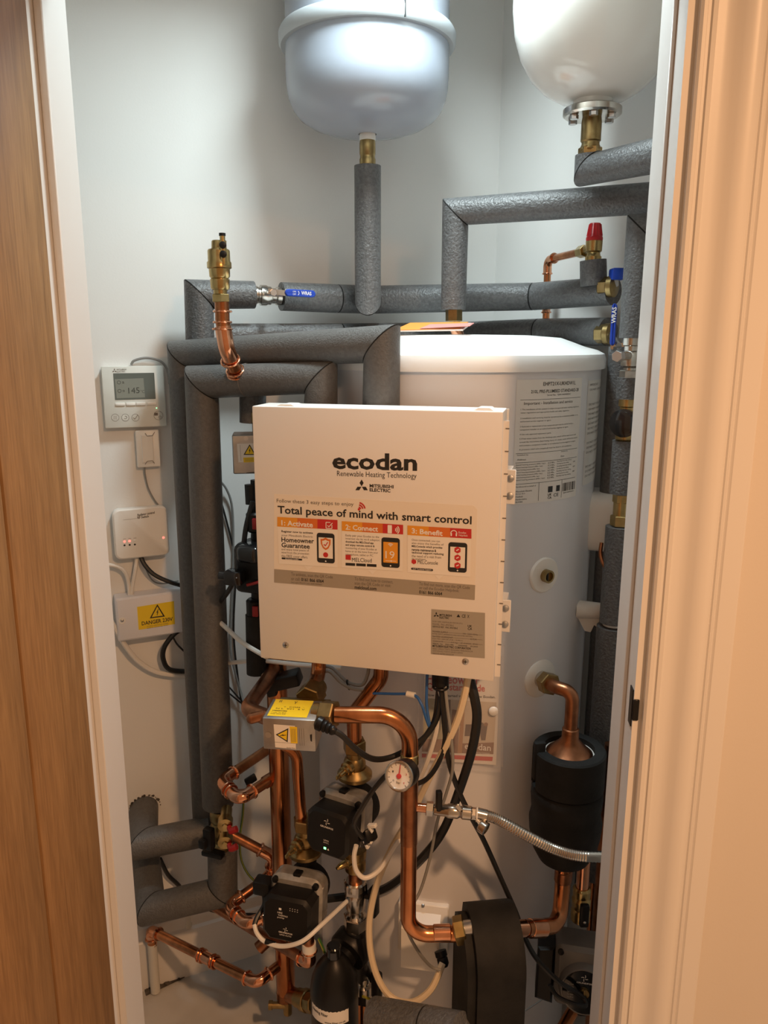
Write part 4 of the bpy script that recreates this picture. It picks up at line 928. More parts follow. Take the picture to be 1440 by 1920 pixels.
# junction box
t = Thing('junction_box', 'long white electrical junction box with a yellow danger sticker on the left wall', 'junction box')
d_ = 0.042; a0, b0, a1, b1 = wall_rect((216, 1124), (348, 1186), d_); a1 += .05
t.part('base', MB().prism(WA, roundrect(a0, b0, a1, b1, .004), .0008, .022), 'plastic_cool')
fc = t.part('lid', MB().prism(WA, roundrect(a0, b0, a1, b1, .004), .022, d_, .004), 'plastic_cool')
pl = [WA.hit(px, py, d_) for px, py in ((257, 1138), (326, 1127), (328, 1170), (260, 1181))]
st = t.part('danger_sticker', MB().prism(WA, pl[::-1], d_, d_ + .0004), 'yellow', None, 'yellow high voltage sticker')
pr = Print(WA, d_ + .0006)
def hazard(pr, cx, cy_, s, ink='ink', inner='yellow', lv=0, up=(0, -1), rt=(1, 0)):
    def T(a, b): return (cx + (a * rt[0] - b * up[0] * -1 * -1) * s if False else cx + (a * rt[0] + b * up[0]) * s, cy_ + (a * rt[1] + b * up[1]) * s)
    pr.poly([T(0, 1), T(.95, -.65), T(-.95, -.65)], ink, lv); pr.poly([T(0, .74), T(.70, -.51), T(-.70, -.51)], inner, lv + 1)
    pr.poly([T(.10, .42), T(-.14, -.05), T(.01, -.02), T(.14, .08), T(.04, .05), T(.16, .40)], ink, lv + 2); pr.poly([T(.14, .1), T(-.02, -.44), T(-.06, -.30), T(.02, .02)], ink, lv + 2)
hazard(pr, 295, 1148, 15, rt=(1, -.13)); pr.text('DANGER 230V', 266, 1173, 324, 1164, 7.5, 'ink', 0, .02); pr.text('Isolate electrical supply', 276, 1176, 316, 1169.5, 2.6, 'ink_soft'); pr.text('before removing cover', 276, 1179.5, 316, 1173, 2.6, 'ink_soft')
pr.emit(t, st)
a, b = WA.hit(229, 1164, d_); t.part('screw_recess', MB().lathe(WA.pt(a, b, d_ - .001), WA.n, [(.008, 0), (.0075, .0016), (.005, .0016), (.004, .0004), (.0001, .0004)], 18, False), 'plastic_white'); t.part('screw', MB().lathe(WA.pt(a, b, d_), WA.n, [(.0035, 0), (.0001, .0012)], 12, False), 'zinc')
# wiring on the left wall
def wcable(label, pts, r, m): return single('cable', label, 'cable', MB().tube(spline([WA.hp(*q) for q in pts]), r, 8), m)
wcable('thin grey cable falling from the small cable cover behind the radio switch', [(271, 876, .010), (272, 890, .008), (278, 915, .006), (290, 938, .006), (302, 952, .006), (310, 962, .004)], .0018, 'cable_grey')
wcable('white cable curving from the left jamb into the junction box top', [(178, 1058, .02), (210, 1060, .02), (230, 1068, .02), (240, 1088, .02), (243, 1122, .018)], .0042, 'cable_white')
wcable('straight white cable from the radio switch down into the junction box', [(257, 1040, .012), (254, 1068, .02), (249, 1095, .02), (246, 1122, .018)], .0045, 'cable_white')
wcable('thick black cable from the radio switch to behind the foam pipes', [(262, 1040, .012), (272, 1060, .022), (290, 1078, .03), (318, 1091, .035), (352, 1101, .035)], .0052, 'cable_black')
wcable('thin dark cable looping beside the thick black one below the radio switch', [(268, 1044, .008), (276, 1072, .008), (288, 1090, .008), (306, 1094, .01), (335, 1089, .012)], .0018, 'cable_grey')
wcable('white cable sagging from the junction box corner to behind the foam pipes', [(205, 1160, .03), (216, 1178, .03), (236, 1212, .025), (262, 1242, .02), (300, 1262, .018), (365, 1268, .02)], .0058, 'cable_white')
wcable('black cable making a loop under the junction box', [(356, 1176, .03), (330, 1186, .035), (309, 1212, .035), (306, 1236, .03), (320, 1256, .025), (362, 1259, .02)], .0058, 'cable_black')
wcable('thin black cable running diagonally behind the black loop', [(318, 1180, .010), (330, 1205, .010), (346, 1222, .010), (364, 1240, .010)], .0022, 'cable_black')
wcable('grey cable hanging between the foam pipe and the control box', [(405, 895, .02), (425, 918, .012), (436, 960, .008), (437, 1060, .006), (434, 1150, .006), (432, 1215, .008), (442, 1265, .01), (452, 1300, .015), (465, 1340, .05)], .0028, 'cable_grey')
wcable('thin dark cable hanging behind the grey one beside the control box', [(405, 912, .01), (420, 960, .006), (438, 1030, .006), (443, 1060, .006), (438, 1180, .006), (446, 1270, .008), (456, 1330, .02), (470, 1345, .06)], .0024, 'cable_black')
wcable('thin black cable slanting down from the foam pipe to the zone valve', [(405, 1240, .02), (420, 1275, .01), (440, 1300, .01), (460, 1322, .02)], .0020, 'cable_black')
wcable('lowest thin black cable slanting right below the control box corner', [(410, 1285, .02), (432, 1302, .01), (455, 1320, .01), (480, 1333, .02)], .0020, 'cable_black')
cable('cable', 'white cable slanting from the foam pipe to the control box corner', [(400, 1155, 1.52), (425, 1178, 1.50), (455, 1205, 1.45), (500, 1232, 1.36)], .0048, 'cable_white')
cable('cable', 'level white cable passing under the control box left corner', [(405, 1246, 1.56), (440, 1242, 1.52), (490, 1239, 1.46), (560, 1246, 1.42), (640, 1252, 1.40)], .0045, 'cable_white')
# green and yellow earth wire
t = Thing('earth_wire', 'green and yellow earth wire hanging behind the copper loop at the lower left', 'cable')
ew = spline([WA.hp(*q) for q in ((468, 1468, .03), (458, 1490, .02), (455, 1530, .01), (450, 1570, .008), (452, 1610, .008), (466, 1640, .01), (490, 1662, .02))], 8)
t.part('green_sheath', MB().tube(ew, .0028, 8), 'cable_green')
t.part('yellow_stripe', MB().tube([p + V((.0014, -.0018, 0)) for p in ew], .0016, 6), 'cable_yellow')
p = WA.hp(470, 1462, .035); t.part('clamp', MB().box(Frame(p, (.8, .3, .4), (-.4, .1, .9)), (0, 0, 0), (.03, .018, .014), .003), 'black')

# ================================================================== things half hidden behind the control box
t = Thing('zone_valve', 'zinc motorised valve half hidden behind the left edge of the control box', 'valve')
F_ = yaw_frame(P(437, 850, 1.50), 8); a0, b0 = F_.hit(443, 889); _, b1 = F_.hit(437, 816)
t.part('actuator_case', MB().box(F_, (.042, (b0 + b1) / 2, -.03), (.086, b1 - b0, .06), .002, 1), 'zinc')
pr = Print(F_, .0004); pr.poly([(444, 832), (478, 831), (480, 866), (447, 867)], 'paper'); pr.poly([(456, 858), (480, 857), (480, 866), (457, 867)], 'yellow', 1); hazard(pr, 468, 845, 12, lv=1); pr.line((450, 834), (452, 864), .0005, 'ink_soft', 1); pr.disc((461, 822), .0045, 'steel', 0, 14)
for k in range(3): pr.line((459, 860 + k * 2.2), (476, 859.6 + k * 2.2), .0005, 'ink_soft', 2)
pr.line((462, 887), (478, 885.5), .0012, 'ink', 0)
pr.emit(t, 0)
c = P(470, 800, 1.545); t.part('valve_body', MB().cyl(c + V((.02, 0, -.09)), c + V((.02, 0, .03)), .017, 18).nut(c + V((.02, 0, .008)), c + V((.02, 0, .03)), .021), 'brass_dull')
foam_run('insulated_pipe', 'short grey foam pipe just above the half hidden zone valve', [(P(474, 792, 1.56), .0265), (P(474, 690, 1.56), .0265)], core_r=.011)
t = Thing('circulation_pump', 'black pump with red trim mostly hidden behind the left edge of the control box', 'pump')
c = P(478, 1060, 1.46); up = V((0, 0, 1))
t.part('housing', MB().box(yaw_frame(c, -20), (0.012, 0, 0), (.085, .10, .07), .014, 3), 'black')
t.part('clear_cap', MB().box(yaw_frame(P(464, 1035, 1.43), -20), (0.01, 0, 0), (.05, .035, .05), .012, 3), 'black_gloss')
p = P(440, 1082, 1.42); t.part('plug', MB().box(yaw_frame(p, -12), (0, 0, 0), (.036, .028, .03), .005).cyl(p + V((-.03, .01, 0)), p, .009, 12), 'black_gloss'); t.part('plug_button', MB().lathe(P(444, 1083, 1.405), (0, -1, 0), [(.003, 0), (.0001, .003)], 10, False), 'steel')
t.part('trim_ring', MB().tube([P(463, 1097, 1.415), P(492, 1090, 1.41)], .003, 8), 'red_dark')
for py in (978, 1140):
    q = P(478, py, 1.46); t.part('union', MB().lathe(q - up * .02, up, [(.013, 0), (.017, .004), (.017, .036), (.013, .04)], 20), 'black'); t.part('union_tag', MB().box(yaw_frame(q + V((.004, -.02, 0)), -10), (0, 0, 0), (.012, .022, .006), .002), 'red_dark')
t.part('flow_pipe', MB().cyl(P(482, 900, 1.48), P(484, 1236, 1.46), .013, 14), 'black')
t.part('sleeve', MB().cyl(P(480, 1152, 1.462), P(482, 1262, 1.455), .021, 18), 'black_foam')
t.part('sleeve', MB().cyl(P(472, 908, 1.475), P(474, 945, 1.472), .014, 18), 'black')
cable('cable', 'black cable falling beside the hidden pump', [(474, 940, 1.45), (462, 985, 1.45), (455, 1030, 1.45), (440, 1085, 1.46), (420, 1120, 1.50), (395, 1145, 1.55)], .005, 'cable_black')

# ================================================================== copper pipework, lower half
up = V((0, 0, 1))
hx = P(524, 1450, 1.47); HX_, HY = hx.x, hx.y
def hp_(py): return V((HX_, HY, P(524, py, HY).z))
t = Thing('header_pipe', 'thick vertical copper header pipe below the zone valve on the left', 'pipe')
t.part('pipe', MB().cyl(V((HX_, HY, P(524, 1868, HY).z)), hp_(1236), .021, 28), 'copper')
zb_ = P(524, 1868, HY).z
t.part('end_cap', MB().lathe((HX_, HY, zb_ - .006), up, [(.016, 0), (.0215, .004), (.0215, .02)], 28), 'copper_dull')
t.part('drain_cock', MB().cyl((HX_ + .004, HY - .01, zb_ - .035), (HX_ + .004, HY - .01, zb_ + .002), .010, 14).cyl((HX_ - .032, HY - .012, zb_ - .012), (HX_ + .0, HY - .012, zb_ - .012), .0075, 12).cyl((HX_ - .038, HY - .012, zb_ - .012), (HX_ - .030, HY - .012, zb_ - .012), .010, 12), 'brass_dull')
e0 = V((HX_, HY, P(524, 1862, HY).z)); e1 = P(592, 1882, 1.40)
t.part('side_branch', MB().tube([e0, e0.lerp(e1, .45)], .017, 20), 'copper_dull')
t.part('union_nut', MB().cyl(e0.lerp(e1, .42), e0.lerp(e1, .62), .020, 20, bev=.002).cyl(e0.lerp(e1, .62), e0.lerp(e1, .78), .0235, 20, bev=.002).cyl(e0.lerp(e1, .78), e0.lerp(e1, 1.0), .022, 8, bev=.002), 'brass_dull')
zt_ = P(524, 1290, HY).z
t.part('clamp', MB().box(Frame((HX_ + .015, HY - .03, zt_ + .03), (.93, -.1, .28), (-.28, 0, .95)), (0, 0, 0), (.078, .026, .04), .004).box(Frame((HX_ - .01, HY - .02, zt_ + .02), (.93, -.1, .28), (-.28, 0, .95)), (0, 0, 0), (.02, .05, .03), .004), 'black')
# pipe from the header top forward into the zone valve
t = Thing('copper_pipe', 'bent brown copper pipe curving from under the control box into the zone valve', 'pipe')
pts = [P(519, 1232, 1.47), P(510, 1262, 1.45), P(462, 1330, 1.285), P(520, 1352, 1.235)]
t.part('pipe', MB().tube(fillet(pts, .035, 10), .0142, 18), 'copper_dull')
t.part('solder_ring', MB().torus(P(503, 1272, 1.435), pts[2] - pts[1], .0142, .002, 20, 6), 'nickel')
t.part('stub', MB().cyl(P(498, 1340, 1.25), P(473, 1347, 1.25), .0095, 14).ball(P(472, 1347, 1.25), .0098, 12, 8), 'copper_dull')
# zone valve in front
t = Thing('zone_valve', 'zinc motorised zone valve with yellow sticker on top, below the control box', 'valve')
F_ = yaw_frame(P(542, 1380, 1.185), -6)
a0, b1 = F_.hit(492, 1346); a1, b0 = F_.hit(592, 1410)
ac = t.part('actuator_case', MB().box(F_, ((a0 + a1) / 2, (b0 + b1) / 2, -.036), (a1 - a0, b1 - b0, .072), .0022, 2), 'zinc')
TP = Frame(F_.pt((a0 + a1) / 2, b1, -.036), F_.u, -F_.n, (0, 0, 1))
hw = (a1 - a0) / 2
pr = Print(TP, .0004); pr.poly([(-hw + .006, -.028), (hw - .016, -.028), (hw - .016, .034), (-hw + .006, .034)], 'yellow', 0, True)
def tpt(body, a0_, b0_, w_, h_, bold=0.0):
    vs, fs = text_mesh(body, bold); pr._m('ink').add([TP.pt(a0_ + p * w_, b0_ + q * h_, .0009) for p, q in vs], fs)
tpt('+  COM  -', -.018, .004, .036, .004); tpt('N L  SV1  S V', -.030, -.003, .05, .004); tpt('V4043H1056', -hw + .010, -.011, .026, .004, .02); tpt('T amb -15...60 C', -hw + .010, -.017, .026, .003); tpt('230V 50Hz 6W', -hw + .010, -.022, .026, .003); tpt('II', -.03, .022, .004, .008); tpt('Y', -.004, .018, .006, .01)
pr.emit(t, ac)
pr = Print(F_, .0004); pr.poly([(513, 1358), (553, 1361), (555, 1405), (516, 1401)], 'paper'); pr.poly([(543, 1362), (557, 1363), (558, 1394), (545, 1393)], 'yellow', 1)
hazard(pr, 531, 1378, 14, lv=1, up=(-1, -.05), rt=(-.05, 1))
for k in range(4): pr.line((546 + k * 2.6, 1366), (547 + k * 2.6, 1391), .0006, 'ink_soft', 2)
pr.line((514, 1391), (554, 1394), .0004, 'ink_soft', 1); pr.text('Resideo Home', 538, 1403, 554, 1404, 2.5, 'ink_soft', 1); pr.disc((503, 1378), .0055, 'steel', 0, 16); pr.poly([(581, 1378), (585, 1377), (585, 1391), (582, 1389)], 'ink', 0)
for k in range(3): pr.line((561 + k * 4, 1366), (562.5 + k * 4, 1398), .0006, 'ink_soft')
pr.emit(t, ac)
vb = V(F_.pt((a0 + a1) / 2 + .01, b1 - .04, -.10))
t.part('valve_body', MB().cyl(F_.pt(a0 + .005, b1 - .030, -.095), F_.pt(a1 + .01, b1 - .030, -.095), .020, 20, bev=.003).ball(vb, .028, 16, 10), 'brass_dull')
q0 = F_.pt(a1 + .004, b1 - .014, -.05); q1 = P(631, 1340, 1.21)
t.part('right_nut', MB().nut(P(604, 1338, 1.215), P(630, 1340, 1.205), .0235).cyl(P(590, 1337, 1.22), P(606, 1338, 1.215), .018), 'brass_dull')
q0 = P(577, 1312, 1.29); q1 = P(590, 1294, 1.325)
t.part('rear_nut', MB().nut(q0, q1, .0245).cyl(q1, q1 + (q1 - q0) * .4, .019), 'brass_dull')
g = P(604, 1359, 1.16); gd = (P(618, 1366, 1.155) - g).normalized()
t.part('cable_gland', MB().lathe(g - gd * .012, gd, [(.007, 0), (.012, .004), (.012, .012), (.009, .014), (.0105, .016), (.0105, .019), (.008, .021), (.0095, .023), (.0095, .026), (.007, .028), (.0085, .030), (.0085, .033), (.005, .038)], 16), 'black')
t = Thing('copper_pipe', 'short shiny copper pipe dropping from the control box to the rear valve nut', 'pipe')
t.part('pipe', MB().tube(fillet([P(598, 1225, 1.36), P(598, 1262, 1.36), P(584, 1304, 1.305)], .04), .0138, 18), 'copper')
# main right hand copper pipe
t = Thing('copper_pipe', 'polished copper pipe from the zone valve bending down past the pressure gauge', 'pipe')
p0 = P(628, 1340, 1.207); p1 = P(769, 1341, 1.20); zl = P(768, 1751, 1.20).z; p2 = V((p1.x, p1.y, zl)); p3 = P(862, 1748, 1.20); p3.z = zl
mp_ = t.part('pipe', MB().tube(fillet([p0, p1, p2, p3], [.052, .038], 12), .0142, 22), 'copper')
t.part('lower_sleeve', MB().tube([V((p1.x, p1.y, P(768, 1580, 1.2).z)), V((p1.x, p1.y, P(768, 1450, 1.2).z))], .0149, 22), 'copper_dull')
t.part('socket', MB().cyl(P(812, 1750, 1.20), P(846, 1749, 1.20), .0152, 20, bev=.002), 'copper_bright')
t.part('gauge_boss', MB().cyl(V((p1.x, p1.y, P(768, 1432, 1.2).z)), V((p1.x, p1.y, P(768, 1412, 1.2).z)), .0158, 22, bev=.002), 'brass')
# pressure gauge
t = Thing('pressure_gauge', 'round white pressure gauge with a red needle on the copper pipe', 'gauge')
gc = P(749, 1455, 1.145); gn = V((-.42, -.86, .30)).normalized(); GF = Frame(gc, V((.9, -.43, 0)), None, None)
gu = V((-gn.y, gn.x, 0)).normalized(); gvv = gn.cross(gu); GF = Frame(gc, gu, gvv, gn); R_ = rad(54, gc)
t.part('case', MB().lathe(gc - gn * .032, gn, [(R_ * .92, 0), (R_, .003), (R_, .030), (R_ * .97, .032)], 36).cyl(gc - gn * .03, V((p1.x, p1.y, P(768, 1425, 1.2).z)), .007, 12), 'black')
fc = t.part('dial', MB().lathe(gc + gn * .0002, gn, [(R_ * .97, 0), (R_ * .96, .0006), (.0001, .0006)], 36, False), 'gauge_face')
pr = Print(GF, .0012)
for i in range(11):
    q = math.radians(225 - 27 * i); c_, s_ = math.cos(q), math.sin(q); pr.line((c_ * R_ * .72, s_ * R_ * .72), (c_ * R_ * .86, s_ * R_ * .86), .0008, 'ink', 0, True)
for i, n_ in enumerate('01234'):
    q = math.radians(225 - 67 * i); vs, fs = text_mesh(n_); pr._m('ink_red' if i > 2 else 'ink').add([GF.pt(math.cos(q) * R_ * .55 - .0012 + a * .0024, math.sin(q) * R_ * .55 - .0016 + b * .0032, .0013) for a, b in vs], fs)
vs, fs = text_mesh('bar'); pr._m('ink').add([GF.pt(-.0035 + a * .007, -.0125 + b * .004, .0013) for a, b in vs], fs)
pr.emit(t, fc)
t.part('needle', MB().prism(GF, [(-.0012, -.004), (.0012, -.004), (.0004, R_ * .8), (-.0004, R_ * .8)], .0018, .0026).lathe(GF.pt(0, 0, .0012), gn, [(.0042, 0), (.0042, .002), (.0001, .0024)], 14, False), 'red')
t.part('rim', MB().torus(gc + gn * .002, gn, R_ * .97, .0026, 36, 8), 'nickel'); t.part('glass', MB().lathe(gc + gn * .0045, gn, [(R_ * .95, 0), (.0001, .0008)], 32, False), 'gauge_glass')
# copper press loops
t = Thing('copper_pipe', 'shiny U-shaped copper loop joining the upper header, left of the zone valve', 'pipe')
press_pipe(t, [P(520, 1393, 1.60), P(414, 1465, 1.46), P(448, 1500, 1.39), P(512, 1458, 1.47)], .0112, .026, over=1.16)
t.part('weld_collar', MB().cyl(P(496, 1468, 1.455), P(512, 1458, 1.47), .0135, 18), 'copper_dull')
t = Thing('copper_pipe', 'copper pipe from the filling valve looping round to the header, at pump height', 'pipe')
press_pipe(t, [P(425, 1560, 1.52), P(512, 1606, 1.52), P(508, 1640, 1.54), P(428, 1699, 1.475), P(462, 1733, 1.41), P(540, 1702, 1.45)], .0112, .022, m='copper_dull', over=1.16)
t = Thing('copper_pipe', 'long low copper pipe from the white floor pipe to the header foot', 'pipe')
pts = [P(286, 1772, 1.635), P(282, 1744, 1.635), P(482, 1843, 1.42), P(532, 1803, 1.47)]
press_pipe(t, pts, .0112, .020, over=1.16)
ca = pts[1].lerp(pts[2], .50); cb_ = pts[1].lerp(pts[2], .64); m = MB().cyl(ca, cb_, .0130, 18); dd_ = cb_ - ca
for f in (0, .18, .82, 1): ringbead(m, ca.lerp(cb_, f), dd_, .0130)
t.part('coupling', m, 'copper_bright')
t = Thing('copper_pipe', 'sloping copper pipe running from the wall to the elbow under the front pump', 'pipe')
press_pipe(t, [P(372, 1682, 1.66), P(582, 1806, 1.32), P(578, 1752, 1.32)], .0112, .018, m='copper_dull', over=1.16)
t.part('tape', MB().cyl(P(580, 1786, 1.32), P(579, 1768, 1.32), .0142, 16), 'plastic_white', None, 'white tape')
t = Thing('copper_pipe', 'curved copper pipe from the zone valve down into the front pump', 'pipe')
zv = P(565, 1548, 1.36)
t.part('pipe', MB().tube(fillet([P(530, 1395, 1.36), P(556, 1412, 1.36), P(566, 1552, 1.36)], .045, 10), .0112, 18), 'copper')
t = Thing('copper_pipe', 'short square copper stub crossing behind the front pump foot', 'pipe')
t.part('pipe', MB().tube([P(485, 1778, 1.45), P(530, 1735, 1.47)], .014, 16), 'copper_dull')
# white plastic pipes into the floor
for px, pyt, lab, y in ((285, 1768, 'white plastic pipe entering the floor slot under the low copper pipe', 1.635), (350, 1690, 'white plastic pipe entering the floor behind the low copper pipe', 1.70)):
    a = P(px, pyt, y); single('plastic_pipe', lab, 'pipe', MB().cyl((a.x, a.y, FLOOR + 0.004), a, .0118, 18), 'plastic_pipe')
# black cable on the floor at the back
cable('cable', 'black cable lying between the lower foam pipe and the skirting', [(300, 1610, 1.66), (315, 1640, 1.67), (335, 1660, 1.68), (360, 1690, 1.66), (420, 1712, 1.62), (500, 1716, 1.60)], .005, 'cable_black')

# ================================================================== pumps
def frame_n(o, n):
    n = V(n).normalized(); u = V((-n.y, n.x, 0)).normalized(); return Frame(o, u, n.cross(u), n)
def modern_pump(label, axis, n, w, h, tilt=0.0):
    """canned rotor pump: volute on the vertical pipe axis, clear stator shell, black control head towards n"""
    t = Thing('circulation_pump', label, 'pump'); F_ = frame_n(axis, n)
    t.part('volute', MB().lathe(F_.pt(0, 0, -.028), F_.n, [(.030, 0), (.044, .006), (.047, .03), (.047, .045), (.036, .05)], 28).cyl(F_.pt(0, -.068, 0), F_.pt(0, .068, 0), .020, 20), 'black_foam')
    sh = roundrect(-w * .52, -h * .50, w * .52, h * .50, .022, 5)
    t.part('stator_shell', MB().prism(F_, sh, .022, .060, .008), 'clear_grey')
    for sx in (-1, 1):
        for sy in (-1, 1):
            c = F_.pt(sx * w * .40, sy * h * .39, .056); t.part('shell_screw', MB().lathe(c, F_.n, [(.0065, 0), (.0065, .006), (.004, .007), (.0001, .007)], 12, False), 'black')
    t.part('clip', MB().box(F_, (0, h * .50, .045), (.016, .008, .018), .002), 'black')
    o = .0; poly = [(-w * .34, -h * .50), (w * .34, -h * .50), (w * .47, -h * .36), (w * .47, h * .22), (w * .36, h * .34), (-w * .36, h * .34), (-w * .47, h * .22), (-w * .47, -h * .36)]
    hd = t.part('control_head', MB().prism(F_, poly, .056, .104, .006), 'black')
    return t, F_, hd
def fmark(m, F_, a, b, s, c):     # four-armed swirl mark
    for k in range(4):
        q = math.radians(45 + 90 * k); pts = []
        for i in range(5):
            r = s * (.25 + .2 * i); w_ = q + .16 * i; pts.append((a + r * math.cos(w_), b + r * math.sin(w_)))
        for i in range(4):
            (x0, y0), (x1, y1) = pts[i], pts[i + 1]; d = V((x1 - x0, y1 - y0, 0)).normalized(); nx, ny = -d.y * s * .1, d.x * s * .1
            j = len(m.v); m.v += [F_.pt(x0 + nx, y0 + ny, c), F_.pt(x1 + nx, y1 + ny, c), F_.pt(x1 - nx, y1 - ny, c), F_.pt(x0 - nx, y0 - ny, c)]; m.f.append([j, j + 1, j + 2, j + 3])
def ptext(m, F_, body, a, b, w, h, c, bold=0.0):
    vs, fs = text_mesh(body, bold); m.add([F_.pt(a - w / 2 + p * w, b + q * h, c) for p, q in vs], fs)

colX = P(665, 1440, 1.36)
def col(py): return V((colX.x, colX.y, P(665, py, 1.36).z))
# rear pump (upper)
t, F_, hd = modern_pump('black pump with a green light, the upper one, right of the copper header', col(1512), (-.46, -.86, .10), .098, .104)
m = MB(); fmark(m, F_, .0, .016, .006, .1045); ptext(m, F_, 'GRUNDFOS', 0, .004, .028, .0035, .1045, .02); ptext(m, F_, 'UPM3', 0, -.022, .011, .003, .1045); ptext(m, F_, 'AUTO L', 0, -.026, .012, .0025, .1045)
t.part('print', m, 'ink_white', hd, None, 'stuff')
t.part('indicator_light', MB().prism(F_, [(-.0045, -.038), (.0005, -.038), (.0005, -.034), (-.0045, -.034)], .104, .1047), 'led_green', hd)
t.part('symbol', MB().prism(F_, [(.003, -.038), (.007, -.038), (.005, -.0345)], .104, .1046), 'ink_white', hd)
cn = P(690, 1570, 1.245); t.part('plug', MB().box(Frame(cn, (.35, -.55, .75), (-.3, .3, .8)), (0, 0, 0), (.04, .024, .026), .005), 'black')
cp = MB(); q = P(698, 1548, 1.235); L = Frame(q, (.8, -.5, .35), (-.3, 0, .95)); cp.box(L, (0, 0, 0), (.018, .007, .008), .001, 1).box(L, (-.006, -.008, 0), (.006, .012, .008), .001, 1)
t.part('plug_clip', cp, 'plastic_white'); cp = MB(); q = P(690, 1578, 1.235); L = Frame(q, (.8, -.5, .35), (-.3, 0, .95)); cp.box(L, (0, 0, 0), (.018, .007, .008), .001, 1).box(L, (-.005, -.008, 0), (.006, .012, .008), .001, 1); t.part('plug_clip', cp, 'plastic_white')
# front pump (lower)
px1 = P(572, 1590, 1.36)
def colp(py): return V((px1.x, px1.y, P(572, py, 1.36).z))
t, F_, hd = modern_pump('black pump with white print, the lower one, in front of the copper header', colp(1662), (-.26, -.93, .12), .104, .106)
m = MB(); ptext(m, F_, 'HRE', -.012, .004, .010, .0035, .1045); ptext(m, F_, 'THERMAX', -.006, -.001, .020, .0032, .1045); ptext(m, F_, 'pump', -.010, -.006, .014, .003, .1045); fmark(m, F_, .0, -.026, .0045, .1045); ptext(m, F_, 'GRUNDFOS', 0, -.034, .028, .003, .1045, .02); ptext(m, F_, 'UPM3 AUTO', 0, -.039, .024, .0028, .1045)
for i in range(4):
    for j in range(2): m.box(F_, (.008 + i * .005, .014 + j * .004, .1043), (.0014, .001, .0004))
m.box(F_, (-.012, .013, .1043), (.005, .004, .0004))
t.part('print', m, 'ink_white', hd, None, 'stuff')
q = P(494, 1660, 1.33); t.part('plug', MB().box(yaw_frame(q, -15), (0, 0, 0), (.036, .03, .03), .005), 'black')

# brass pump valves
def pump_valve(label, foot, k, flip=1):
    t = Thing('pump_valve', label, 'valve')
    t.part('flange', MB().lathe(foot, up, [(.028, 0), (.034, .003), (.034, .010), (.030, .014), (.022, .022)], 28), 'brass_dull')
    t.part('body', MB().ball(foot + up * .030, .022, 18, 10).cyl(foot + up * .03, foot + up * .068, .0165, 18), 'brass_dull')
    t.part('nut', MB().nut(foot + up * .056, foot + up * .080, .0225), 'brass_dull')
    d = V((-.55, -.80, -.1)).normalized(); c = foot + up * .032 + d * .018
    t.part('spindle', MB().lathe(c, d, [(.014, 0), (.014, .008), (.010, .010), (.010, .016), (.006, .017), (.005, .030), (.003, .031)], 16).box(Frame(c + d * .032, d, (0, 0, 1)), (0, 0, 0), (.016, .008, .004), .001), 'brass')
    return t
pump_valve('brass pump valve above the upper black pump', col(1457), 1)
t = pump_valve('brass pump valve above the lower black pump', colp(1600), 1)
# pipe from the box into the rear pump
t = Thing('copper_pipe', 'copper pipe slanting out under the control box and dropping to the upper pump', 'pipe')
b0_ = P(716, 1240, 1.345); b1_ = P(716, 1290, 1.335)
t.part('pipe', MB().tube(fillet([P(716, 1225, 1.34), P(714, 1272, 1.34), V((colX.x, colX.y - .01, P(664, 1326, 1.375).z)), col(1400)], .035, 9), .0142, 20), 'copper')
# under the rear pump: brass valve, copper, nickel ball valve
t = Thing('pump_valve', 'brass valve with side spindle under the upper black pump', 'valve')
c = col(1632); t.part('body', MB().lathe(c, up, [(.017, 0), (.021, .004), (.021, .022), (.017, .028), (.022, .032), (.023, .05)], 22), 'brass_dull')
d = V((-.75, -.6, -.1)).normalized(); t.part('spindle', MB().lathe(c + up * .03 + d * .012, d, [(.013, 0), (.013, .012), (.008, .014), (.006, .026), (.003, .034)], 14), 'brass')
t = Thing('ball_valve', 'large nickel ball valve on the copper pipe above the black filter', 'valve')
zA = col(1738).z; q = V((colX.x, colX.y, zA)); H_ = col(1650).z - zA
prof = [(.021, 0), (.0225, .02), (.018, .05), (.021, .12), (.021, .26), (.0175, .30), (.0175, .40), (.0205, .44), (.0205, .62), (.0215, .68), (.0215, .78), (.019, .82), (.0225, .84), (.0225, .97), (.019, 1.0)]
t.part('body', MB().lathe(q, up, [(r, f * H_) for r, f in prof], 26), 'nickel'); t.part('lower_nut', MB().nut(q, q + up * H_ * .26, .0255), 'nickel'); t.part('upper_nut', MB().nut(q + up * H_ * .76, q + up * H_ * .98, .0245), 'nickel')
hd_ = P(698, 1682, 1.35); t.part('handle', MB().cyl(V((q.x, q.y, hd_.z)), hd_, .006, 10).box(yaw_frame(hd_, -30), (.004, -.008, 0), (.016, .065, .022), .004), 'black')
single('copper_pipe', 'short copper pipe between the brass pump valve and the large nickel valve', 'pipe', MB().cyl(col(1652), col(1626), .0142, 18), 'copper_dull')
